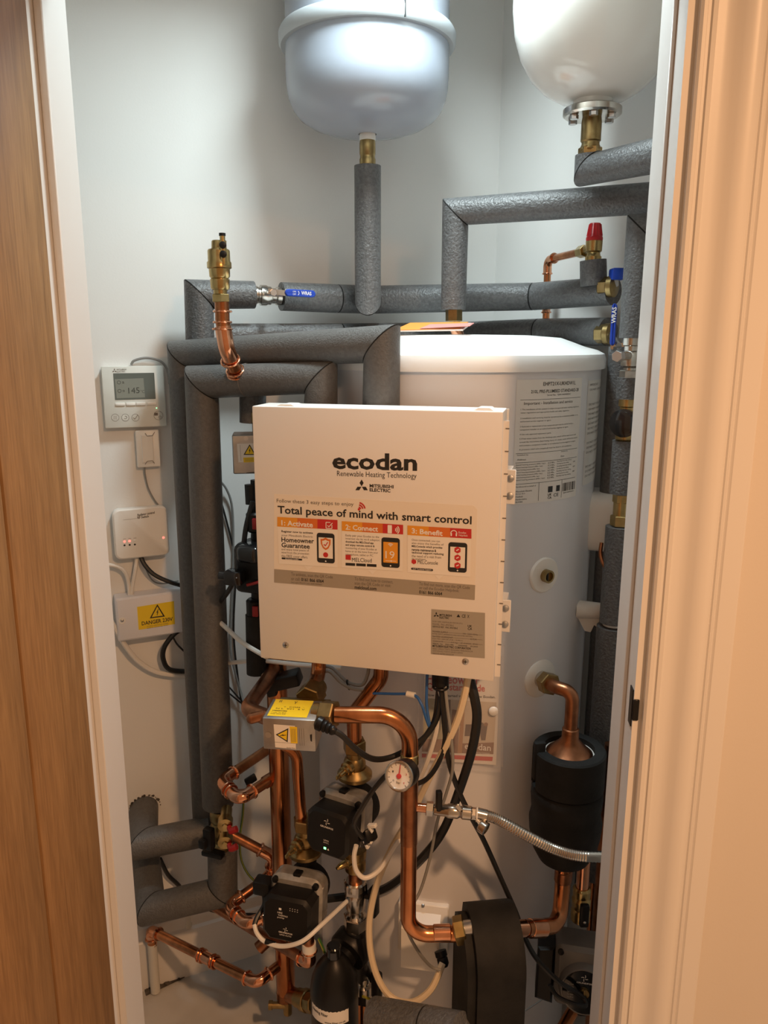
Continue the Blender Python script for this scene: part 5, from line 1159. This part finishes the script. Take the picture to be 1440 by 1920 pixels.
# magnetic filter
t = Thing('magnetic_filter', 'black bottle-shaped magnetic filter with a white label band at the bottom', 'filter')
hc = col(1795)
t.part('head', MB().cyl(col(1830), col(1736), .024, 22, bev=.003), 'black')
fx = P(627, 1850, 1.30); fb = V((fx.x, fx.y, 0)); k = zc(fx) / FPX; fd = V((fx.x - hc.x, fx.y - hc.y, 0)).normalized()
fd = (fd + V((0, 0, -.25))).normalized(); un = P(652, 1786, 1.345)
t.part('union_ring', MB().lathe(un - fd * .032, fd, [(.028, 0), (.042, .004), (.043, .030), (.040, .036), (.028, .038)], 30), 'black')
t.part('elbow', MB().tube(fillet([un, un + fd * .03, V((fx.x, fx.y, P(627, 1850, 1.30).z))], .02), .024, 20), 'black')
z1 = P(627, 1786, 1.30).z; zD = lambda y: P(627, y - 14, 1.30).z
bdy = t.part('canister', MB().lathe(fb, up, [(.047, FLOOR), (.0475, zD(1880)), (.0485, zD(1872)), (.0485, zD(1866)), (.045, zD(1846)), (.036, zD(1826)), (.024, zD(1812)), (.014, zD(1806)), (.014, zD(1796)), (.012, zD(1792)), (.0001, zD(1791))], 40, False), 'black')
t.part('air_valve', MB().cyl(V((fx.x, fx.y, zD(1806))), V((fx.x, fx.y, zD(1786))), .0145, 16, bev=.002).box(Frame((fx.x, fx.y - .014, zD(1796)), (1, 0, 0)), (0, 0, 0), (.012, .016, .006)), 'black_gloss')
la0, la1 = math.radians(-62), math.radians(38); zl0, zl1 = zD(1898), zD(1873)
def fpt(th, z, R=.0482): return V((fx.x + R * math.sin(th), fx.y - R * math.cos(th), z))
m = MB(); n = 16; m.add([fpt(la0 + (la1 - la0) * i / n, z) for i in range(n + 1) for z in (zl0, zl1)], [[2 * i, 2 * i + 2, 2 * i + 3, 2 * i + 1] for i in range(n)])
lb = t.part('label_band', m, 'paper', bdy)
m = MB()
for body, p0_, p1_, zz, hh_ in (('cleaning Filter', .04, .50, .50, .28), ('www.filter.co.uk', .42, .92, .10, .13)):
    vs, fs = text_mesh(body, .02); m.add([fpt(la0 + (la1 - la0) * (p0_ + (p1_ - p0_) * a), zl0 + (zl1 - zl0) * (zz + hh_ * b), .0486) for a, b in vs], fs)
t.part('print', m, 'ink', lb, None, 'stuff')
t = Thing('ball_valve', 'small nickel valve with black lever behind the black filter', 'valve')
c = P(682, 1862, 1.385); L_ = [(.014, 0), (.018, .004), (.018, .022), (.013, .026), (.013, .032), (.017, .036), (.017, .046), (.013, .05), (.017, .054), (.017, .066)]
t.part('body', MB().lathe(c, up, L_, 22), 'nickel'); t.part('nut', MB().nut(c - up * .018, c + up * .004, .020), 'nickel')
q = P(698, 1838, 1.34); t.part('handle', MB().cyl(V((c.x, c.y, q.z)), q, .006, 10).box(Frame(q, (.75, -.6, .1), (0, .1, 1)), (.012, -.004, 0), (.022, .058, .016), .005), 'black')
single('copper_pipe', 'copper pipe behind the black filter dropping to the floor', 'pipe', MB().cyl((c.x, c.y, FLOOR), c, .0142, 16), 'copper')
# glimpsed plastic bottle and earth clip behind the pumps
single('plastic_tundish', 'clear plastic fitting lying behind the lower black pump', 'fitting', MB().lathe(P(600, 1752, 1.42), P(622, 1732, 1.44) - P(600, 1752, 1.42), [(.012, 0), (.022, .006), (.022, .034), (.016, .04), (.0001, .041)], 20, False), 'plastic_clear')
t = Thing('earth_wire', 'green and yellow earth wire emerging beside the black filter top', 'cable')
ew = spline([P(598, 1760, 1.40), P(606, 1778, 1.38), P(614, 1800, 1.37), P(630, 1830, 1.38)]); t.part('green_sheath', MB().tube(ew, .0028, 8), 'cable_green'); t.part('yellow_stripe', MB().tube([p + V((-.0014, -.0018, 0)) for p in ew], .0016, 6), 'cable_yellow')

# ================================================================== right hand lower group
# plate heat exchanger in black foam: tombstone profile swept sideways
t = Thing('plate_heat_exchanger', 'black foam wrapped plate heat exchanger with rounded top at the bottom right', 'heat exchanger')
hz = P(930, 1690, 1.24); zt_ = hz.z; U_ = V((.99, .12, 0)).normalized(); Nn = U_.cross(V((0, 0, 1)))
HF = Frame(V((P(880, 1800, 1.14).x, 1.135, 0)), -Nn if False else (V((0, 0, 1)).cross(U_)) , (0, 0, 1), U_)     # u into the depth, v up, n to the right
wid = .104; dep = .135; r_ = .088
tomb = [(0, FLOOR), (0, zt_ - r_)] + [(r_ - r_ * math.cos(math.radians(a)), zt_ - r_ + r_ * math.sin(math.radians(a))) for a in range(9, 90, 9)] + [(r_, zt_), (dep - .03, zt_ - .004), (dep - .008, zt_ - .02), (dep, zt_ - .05), (dep, FLOOR)]
t.part('foam_wrap', MB().prism(HF, tomb, .016, wid, .004), 'black_foam')
ca_, cb2 = dep / 2, zt_ / 2
t.part('side_panel', MB().prism(HF, [(ca_ + (a - ca_) * .90, FLOOR + (b - FLOOR) * .975) for a, b in tomb], 0.0, .0165, .002), 'black_foam')
pl_ = HF.hp(868, 1748, 0) if False else P(862, 1747, 1.20)
t.part('port', MB().cyl(P(868, 1742, 1.20), P(890, 1738, 1.20), .014, 18), 'steel')
t.part('nut', MB().nut(P(852, 1746, 1.20), P(872, 1742, 1.20), .0245), 'brass')
t.part('port', MB().cyl(P(955, 1742, 1.21), P(992, 1740, 1.22), .0150, 18), 'copper_bright')
# air separator in black foam
sx = P(1068, 1400, 1.32); SX = V((sx.x, sx.y, 0)); zS = lambda y: P(1068, y, 1.32).z; Rs = rad(134, P(1068, 1450, 1.32))
t = Thing('air_separator', 'copper air separator in a split black foam jacket at the right', 'separator')
# collar: C-shaped ring
m = MB(); n = 30; g0, g1 = math.radians(196), math.radians(196 + 334); z0_, z1_ = zS(1470), zS(1402); vs = []
for i in range(n + 1):
    q = g0 + (g1 - g0) * i / n; o = V((math.cos(q), math.sin(q), 0)); lift = .014 if i == 0 else 0
    vs += [SX + o * Rs + V((0, 0, z0_)), SX + o * Rs + V((0, 0, z1_ - .003)), SX + o * (Rs - .003) + V((0, 0, z1_)), SX + o * Rs * .70 + V((0, 0, z1_)), SX + o * Rs * .70 + V((0, 0, z0_))]
fs = [[5 * i + k, 5 * i + (k + 1) % 5, 5 * i + 5 + (k + 1) % 5, 5 * i + 5 + k] for i in range(n) for k in range(5)] + [[0, 1, 2, 3, 4], [5 * n + k for k in range(5)][::-1]]
m.add(vs, fs); t.part('foam_collar', m, 'black_foam')
q = math.radians(190); e_ = SX + V((math.cos(q), math.sin(q), 0)) * Rs * .88; t.part('foam_flap', MB().box(Frame((e_.x, e_.y, zS(1420)), (math.cos(q), math.sin(q), 0)), (0, 0, 0), (.022, .075, .012), .003), 'black_foam')
t.part('foam_body', MB().lathe(SX, up, [(.02, zS(1621)), (Rs * .45, zS(1616)), (Rs * .72, zS(1604)), (Rs * .90, zS(1584)), (Rs * .99, zS(1558)), (Rs * 1.02, zS(1535)), (Rs * .96, zS(1518)), (Rs, zS(1490)), (Rs * .99, zS(1476)), (Rs * .95, zS(1473)), (Rs * .6, zS(1472))], 40), 'black_foam')
zc1 = zS(1408)
t.part('copper_cone', MB().lathe(SX, up, [(Rs * .66, zc1 - .03), (Rs * .64, zc1 - .002), (Rs * .60, zc1), (Rs * .35, zc1 + .016), (.016, zc1 + .026), (.0155, zc1 + .04)], 36), 'copper_dull')
t.part('white_liner', MB().torus(SX + V((0, 0, zc1 - .004)), up, Rs * .66, .002, 36, 6), 'plastic_white')
# pipe from cylinder to the separator
t = Thing('copper_pipe', 'tarnished copper bend from the cylinder rosette down into the black-jacketed separator', 'pipe')
o0 = ros_fr.o; pn = P(1040, 1288, o0.y - .06)
top_ = V((SX.x, SX.y, zS(1298)))
t.part('pipe', MB().tube(fillet([o0 + ros_fr.n * .0, pn, top_ + V((0, 0, .0)), V((SX.x, SX.y, zS(1405)))], [.03, .05], 9), .0125, 18), 'copper_dull')
dn_ = (pn - o0).normalized()
t.part('thread', MB().cyl(o0 - dn_ * .005, o0 + dn_ * .026, .0165, 18), 'nickel'); t.part('nut', MB().nut(o0 + dn_ * .024, o0 + dn_ * .048, .0215), 'brass_dull')
t.part('socket', MB().cyl(V((SX.x, SX.y, zS(1398))), V((SX.x, SX.y, zS(1364))), .0155, 18, bev=.002), 'copper_dull')
# pipe from the separator to the heat exchanger
t = Thing('copper_pipe', 'copper pipe curving from under the separator to the heat exchanger side', 'pipe')
a = P(1056, 1625, 1.31); b = P(1048, 1735, 1.27); c = P(985, 1741, 1.215)
t.part('pipe', MB().tube(fillet([a, P(1054, 1672, 1.31), b, c], [.06, .045], 10), .0150, 20), 'copper')
t.part('socket', MB().cyl(P(1057, 1630, 1.31), P(1055, 1652, 1.31), .0168, 18, bev=.002), 'copper_dull'); t.part('socket', MB().cyl(P(1020, 1740, 1.24), P(992, 1741, 1.222), .0168, 18, bev=.002), 'copper_bright')
t = Thing('isolating_valve', 'brass isolating valve with black lever beneath the separator', 'valve')
c = P(1088, 1718, 1.34); t.part('body', MB().lathe(c - up * .01, up, [(.014, 0), (.019, .004), (.019, .026), (.016, .03), (.019, .036), (.019, .05), (.014, .056), (.018, .060), (.018, .074), (.014, .078)], 22), 'brass'); t.part('lever', MB().box(yaw_frame(c + V((0, -.026, .024)), 0), (0, 0, 0), (.018, .050, .012), .004), 'black'); t.part('lever_screw', MB().lathe(c + V((0, -.032, .012)), (0, -1, 0), [(.003, 0), (.0001, .002)], 10, False), 'steel')
t.part('pipe', MB().cyl(c + up * .06, c + up * .14, .0125, 16), 'copper_bright')
# old style grey pump
t = Thing('circulation_pump', 'dark grey round-faced pump in the shade at the bottom right', 'pump')
PF = frame_n(P(1092, 1810, 1.33), (-.20, -.95, .22)); k = zc(PF.o) / FPX
t.part('motor', MB().prism(PF, roundrect(-.056, -.056, .056, .062, .014, 4), -.02, .055, .008).lathe(PF.pt(0, -.012, .05), PF.n, [(.050, 0), (.046, .018), (.044, .022)], 36), 'grey_cast')
fc = t.part('face_plate', MB().lathe(PF.pt(0, -.012, .071), PF.n, [(.042, 0), (.041, .002), (.0001, .002)], 36, False), 'black_gloss')
t.part('speed_knob', MB().lathe(PF.pt(0, -.012, .073), PF.n, [(.011, 0), (.0095, .005), (.0001, .005)], 18, False).box(PF, (0, -.012, .079), (.004, .018, .004), .001, 1), 'brass_dull')
m = MB(); fmark(m, PF, 0, .016, .006, .0735); ptext(m, PF, 'GRUNDFOS', 0, .005, .030, .0032, .0735, .02); ptext(m, PF, '230V', .026, -.014, .012, .004, .0735)
for i in range(6): ptext(m, PF, 'Typ 25-60', -.026, .0 - i * .005, .012, .002, .0735)
t.part('print', m, 'ink_white', fc, None, 'stuff')
for sx_, sy_ in ((-1, 1), (1, 1)): t.part('shell_screw', MB().lathe(PF.pt(sx_ * .046, sy_ * .050, .053), PF.n, [(.006, 0), (.006, .004), (.0001, .005)], 10, False), 'black')
t.part('terminal_box', MB().prism(PF.at(-.074, -.006, -.01), [(-.018, -.05), (.016, -.056), (.018, .056), (-.016, .052)], 0, .055, .005), 'black')
t.part('pump_flange', MB().cyl(PF.pt(0, -.10, -.02), PF.pt(0, -.055, -.02), .024, 20), 'black')
t = Thing('copper_pipe', 'copper pipe leaving the floor below the grey pump', 'pipe')
t.part('pipe', MB().tube(fillet([P(1080, 1868, 1.32), P(1077, 1890, 1.32), P(1046, 1945, 1.28)], .02), .0125, 16), 'copper')
cable('cable', 'black lead looping under the dark grey pump', [(1030, 1846, 1.26), (1045, 1868, 1.25), (1075, 1882, 1.24), (1098, 1886, 1.24), (1094, 1870, 1.25), (1072, 1855, 1.25), (1046, 1840, 1.26)], .0042, 'cable_black')
t = Thing('copper_pipe', 'dark copper riser almost hidden by the right door jamb', 'pipe')
q = P(1137, 1500, 1.38); t.part('pipe', MB().cyl((q.x, q.y, FLOOR), V((q.x, q.y, P(1137, 1395, 1.38).z)), .0112, 16), 'copper_dull')
q2 = P(1150, 1000, 1.47)
cable('copper_tail', 'thin copper tail curving out below the white heater cover', [(1128, 1018, 1.46), (1126, 1040, 1.45), (1134, 1062, 1.44), (1150, 1080, 1.43)], .004, 'copper_dull', cat='pipe')

# filling loop: braided hose, valves, cap
t = Thing('filling_loop_valve', 'nickel filling loop valve with black lever on the copper pipe', 'valve')
a = P(776, 1513, 1.20); b = P(905, 1527, 1.185); d = (b - a).normalized(); L_ = (b - a).length
t.part('copper_tail', MB().cyl(a, a + d * L_ * .2, .0078, 14), 'copper_bright')
t.part('nut', MB().nut(a + d * L_ * .18, a + d * L_ * .29, .0125), 'nickel')
t.part('body', MB().lathe(a + d * L_ * .28, d, [(.008, 0), (.010, L_ * .03), (.0105, L_ * .2), (.012, L_ * .22), (.012, L_ * .36), (.009, L_ * .40), (.012, L_ * .43), (.012, L_ * .55), (.008, L_ * .58)], 20), 'nickel')
t.part('hose_nut', MB().nut(a + d * L_ * .80, a + d * L_ * .98, .0105), 'nickel')
q = P(823, 1500, 1.185); t.part('lever', MB().box(yaw_frame(q, 10), (0, 0, 0), (.010, .034, .012), .002).cyl(q - V((0, 0, .02)), q, .004, 10), 'black'); q = P(860, 1514, 1.18); t.part('vent_screw', MB().box(Frame(q, (.8, 0, .6), (-.6, 0, .8)), (0, 0, 0), (.008, .014, .004), .001, 1), 'nickel')
t = Thing('braided_hose', 'silver braided flexible hose sweeping right behind the door jamb', 'hose')
hp = spline([P(896, 1525, 1.185), P(930, 1535, 1.18), P(985, 1565, 1.17), (P(1040, 1592, 1.165)), P(1090, 1605, 1.16), P(1160, 1606, 1.16)], 26)
t.part('ferrule', MB().cyl(P(892, 1524, 1.185), P(912, 1529, 1.183), .0098, 18), 'nickel')
rr = [.0088 + (.0009 if i % 2 else 0) for i in range(len(hp))]; t.part('hose', MB().tube(hp, rr, 14), 'braid')
t = Thing('hose_cap', 'small nickel cap hanging from the filling loop', 'cap')
cn_ = P(906, 1551, 1.175); cd_ = V((.75, -.6, -.25)).normalized()
t.part('cap', MB().lathe(cn_ - cd_ * .006, cd_, [(.011, 0), (.0115, .002), (.0115, .012), (.008, .013), (.008, .005), (.0001, .005)], 20, False), 'nickel'); t.part('tie', MB().torus(P(894, 1527, 1.184), d, .0112, .0016, 18, 6).tube(spline([P(893, 1535, 1.18), P(899, 1541, 1.177), cn_]), .0015, 6), 'plastic_white')

# white spur box on the cylinder
t = Thing('spur_box', 'white plastic connection box with sloped cover low on the cylinder', 'box')
SF = cyl_frame(797, 1740); SF = Frame(SF.o, (.985, -.17, 0))
pl = [SF.hit(*q) for q in ((748, 1684), (843, 1691), (841, 1788), (748, 1779))]; a0 = pl[0][0]; a1 = pl[1][0]; b1 = pl[0][1]; b0 = pl[2][1]
bp_ = t.part('back_plate', MB().prism(SF, roundrect(a0, b0, a1, b1, .006), -.02, .010, .002), 'plastic_white')
c0, c1 = SF.hit(757, 1794)[0], SF.hit(826, 1794)[0]; e1_ = SF.hit(790, 1704)[1]; e0_ = SF.hit(790, 1790)[1]
t.part('cover', MB().add([SF.pt(x, y, z) for x in (c0, c1) for y, z in ((e0_, .008), (e0_, .040), (e1_ - .018, .040), (e1_, .010))], [[0, 1, 2, 3], [4, 7, 6, 5], [0, 4, 5, 1], [1, 5, 6, 2], [2, 6, 7, 3], [3, 7, 4, 0]]), 'plastic_white')
a, b = SF.hit(793, 1699, .011); t.part('screw', MB().lathe(SF.pt(a, b, .010), SF.n, [(.004, 0), (.003, .002), (.0001, .002)], 12, False), 'steel', bp_)
g = P(829, 1797, 1.30); gd = V((.25, -.5, -.8)).normalized(); t.part('cable_gland', MB().lathe(g - gd * .014, gd, [(.012, 0), (.012, .010), (.010, .012), (.011, .014), (.011, .024), (.007, .030)], 14), 'black')
# dark foam piece at the bottom edge
foam_run('insulated_pipe', 'grey foam pipe along the floor at the bottom edge between the filter and heat exchanger', [(P(702, 1906, 1.22), .034), (P(800, 1925, 1.16), .034), (P(866, 1938, 1.12), .034)], core_r=.012)

# document pocket
t = Thing('document_pocket', 'clear plastic pocket holding a printed guide on the cylinder front', 'pocket')
DFm = cyl_frame(868, 1350); DP = Frame(DFm.o + DFm.n * .006, DFm.u)
def dq(*qs): return [DP.hit(*q) for q in qs]
t.part('pocket', MB().prism(DP, dq((784, 1225), (946, 1212), (944, 1440), (782, 1430))[::-1], -.004, -.003), 'plastic_clear')
t.part('front_sheet', MB().prism(DP, dq((785, 1235), (940, 1228), (938, 1446), (783, 1434))[::-1], .004, .0048), 'plastic_clear')
t.part('button', MB().lathe(DP.hp(925, 1333, .005), DP.n, [(.009, 0), (.0088, .003), (.007, .0045), (.0001, .005)], 22, False), 'plastic_white')
t = Thing('guide_booklet', 'printed start guide with red lettering inside the clear pocket', 'booklet')
bk_ = t.part('booklet', MB().prism(DP, dq((797, 1240), (938, 1232), (930, 1434), (791, 1424))[::-1], -.002, .001), 'paper')
pr = Print(DP, .0014)
pr.text('Homeowner', 800, 1281, 899, 1284, 17, 'ink_red', 0, .02); pr.text('Quick start guide', 800, 1297, 909, 1301, 17, 'ink_red', 0, .02); pr.text('How to get started with your new Ecodan.', 800, 1307, 929, 1311, 6.5, 'ink', 0, .02)
pr.poly([(797, 1309), (931, 1317), (925, 1414), (791, 1409)], 'photo_beige', 0); pr.poly([(797, 1309), (842, 1312), (838, 1411), (791, 1409)], 'photo_green', 1); pr.poly([(838, 1312), (845, 1312), (841, 1411), (834, 1411)], 'photo_dark', 2); pr.poly([(848, 1330), (862, 1332), (858, 1412), (843, 1411)], 'photo_brown', 2); pr.poly([(866, 1320), (872, 1320), (866, 1412), (858, 1412)], 'photo_wood', 2)
pr.poly([(792, 1385), (838, 1386), (837, 1411), (791, 1409)], 'photo_brown', 2); pr.poly([(873, 1358), (884, 1358), (882, 1380), (871, 1380)], 'photo_dark', 2); pr.poly([(898, 1360), (914, 1360), (910, 1388), (902, 1388)], 'photo_dark', 2); pr.disc((903, 1358), .004, 'photo_dark', 3); pr.disc((911, 1358), .004, 'photo_brown', 3); pr.poly([(860, 1394), (926, 1392), (925, 1414), (860, 1412)], 'photo_brown', 1)
pr.text('ecodan', 871, 1404, 920, 1408, 12, 'ink_white', 3, .01); pr.text('Renewable Heating Technology', 876, 1411, 918, 1414, 3, 'ink_white', 3)
pr.poly([(791, 1413), (924, 1419), (923, 1427), (791, 1420)], 'ink_red', 1)
pr.emit(t, bk_)

# ================================================================== wiring under the control box
C = lambda lab, pts, r, m: cable('cable', lab, pts, r, m)
C('thick black cable falling from the control box right corner behind the filling loop', [(876, 1255, 1.26), (890, 1310, 1.24), (894, 1350, 1.235), (884, 1410, 1.235), (860, 1485, 1.245), (832, 1555, 1.27), (795, 1605, 1.29), (745, 1652, 1.345), (700, 1674, 1.395), (640, 1682, 1.41), (560, 1692, 1.42)], .0085, 'cable_black')
C('cream cable from the control box looping low and back to the white spur box', [(880, 1255, 1.25), (872, 1300, 1.24), (858, 1350, 1.235), (835, 1400, 1.235), (803, 1462, 1.25), (770, 1530, 1.27), (735, 1590, 1.29), (706, 1660, 1.30), (692, 1735, 1.29), (700, 1810, 1.27), (728, 1865, 1.25), (770, 1880, 1.24), (808, 1855, 1.25), (830, 1806, 1.28)], .0065, 'cable_cream')
C('thin cream cable running beside the thicker cream one', [(822, 1260, 1.27), (826, 1310, 1.255), (818, 1370, 1.25), (800, 1430, 1.255), (775, 1490, 1.27), (755, 1560, 1.285), (738, 1590, 1.27), (712, 1630, 1.26), (685, 1646, 1.25), (668, 1632, 1.25), (664, 1605, 1.25), (668, 1585, 1.25)], .0045, 'cable_white')
C('thin black cable descending across the cylinder to the bottom right pump', [(826, 1262, 1.265), (832, 1340, 1.24), (840, 1420, 1.235), (858, 1478, 1.24), (880, 1525, 1.24), (908, 1578, 1.25), (938, 1645, 1.27), (966, 1708, 1.275), (985, 1760, 1.27), (1008, 1800, 1.25), (1045, 1838, 1.24), (1075, 1858, 1.24)], .0048, 'cable_black')
C('black cable from the control box looping to the upper pump plug', [(820, 1262, 1.27), (832, 1330, 1.245), (834, 1390, 1.235), (820, 1435, 1.235), (795, 1464, 1.24), (765, 1468, 1.24), (735, 1448, 1.235), (705, 1475, 1.225), (680, 1512, 1.22), (664, 1545, 1.22), (680, 1570, 1.235)], .0044, 'cable_black')
C('black flex sweeping from the zone valve actuator to the cable bundle', [(616, 1365, 1.155), (640, 1378, 1.155), (668, 1405, 1.17), (700, 1423, 1.20), (735, 1419, 1.225), (775, 1398, 1.24), (805, 1372, 1.245), (824, 1330, 1.25), (826, 1262, 1.27)], .0052, 'cable_black')
C('second black flex joining the bundle beside the copper bend', [(775, 1412, 1.25), (795, 1385, 1.25), (815, 1350, 1.255), (822, 1300, 1.262), (824, 1262, 1.275)], .0050, 'cable_black')
C('grey cable hanging from the bundle past the filling loop to the spur box', [(832, 1262, 1.26), (838, 1320, 1.24), (847, 1395, 1.23), (848, 1445, 1.23), (836, 1490, 1.24), (820, 1540, 1.255), (806, 1610, 1.27), (788, 1670, 1.27), (764, 1715, 1.25), (764, 1745, 1.24), (785, 1785, 1.24), (808, 1812, 1.26), (826, 1818, 1.26)], .0030, 'cable_grey')
t = Thing('cable_bundle_tie', 'black cable ties gripping the bundle under the control box', 'cable tie')
t.part('tie', MB().torus(P(826, 1288, 1.255), up, .013, .0022, 18, 6), 'black'); t.part('gland', MB().cyl(P(826, 1284, 1.26), P(826, 1258, 1.262), .015, 16), 'black')
C('blue wire from behind the copper pipe up into the control box', [(700, 1300, 1.33), (735, 1301, 1.30), (775, 1303, 1.27), (790, 1320, 1.255), (800, 1350, 1.25), (806, 1362, 1.25), (800, 1320, 1.262), (801, 1262, 1.27)], .0026, 'cable_blue')
single('wire_sleeve', 'white sleeve joining the blue wire', 'sleeve', MB().cyl(P(763, 1301, 1.275), P(778, 1304, 1.268), .0055, 12), 'plastic_white')
C('grey cable loop under the control box, left of the slanting copper pipe', [(560, 1335, 1.40), (575, 1300, 1.38), (592, 1275, 1.37), (615, 1258, 1.36), (640, 1280, 1.35), (665, 1292, 1.345), (700, 1294, 1.345)], .0036, 'cable_grey')
C('second grey cable loop under the control box, ending at the box edge', [(545, 1330, 1.42), (570, 1288, 1.40), (600, 1255, 1.385), (622, 1252, 1.37), (650, 1278, 1.36), (678, 1284, 1.35), (690, 1262, 1.35), (690, 1240, 1.35)], .0034, 'cable_grey')
single('cable_tie', 'small black tie on the grey cable loops', 'cable tie', MB().torus(P(653, 1284, 1.355), (1, 0, .3), .0085, .002, 16, 6), 'black')
t = Thing('pump_flex', 'white and black pump lead looping under the lower black pump', 'cable')
t.part('black_sheath', MB().tube(spline([P(494, 1670, 1.33), P(496, 1695, 1.31), P(482, 1720, 1.29), P(477, 1735, 1.28)]), .005, 8), 'cable_black')
t.part('white_core', MB().tube(spline([P(477, 1733, 1.28), P(482, 1750, 1.27), P(498, 1766, 1.26), P(530, 1774, 1.245), (P(568, 1764, 1.235)), P(605, 1732, 1.26), P(650, 1690, 1.33)]), .0042, 8), 'cable_white')
t.part('tape', MB().cyl(P(498, 1765, 1.26), P(516, 1771, 1.254), .0052, 10), 'black')
C('green-yellow wire lying on the floor behind the cream loop', [(680, 1868, 1.36), (715, 1882, 1.33), (750, 1900, 1.30), (780, 1915, 1.28)], .0026, 'cable_yellow')
C('thin dark wire on the floor right of the heat exchanger', [(985, 1895, 1.36), (1015, 1875, 1.37), (1042, 1855, 1.38), (1052, 1840, 1.40)], .0016, 'cable_grey')

# ================================================================== link everything
for t in ALL: t.build()
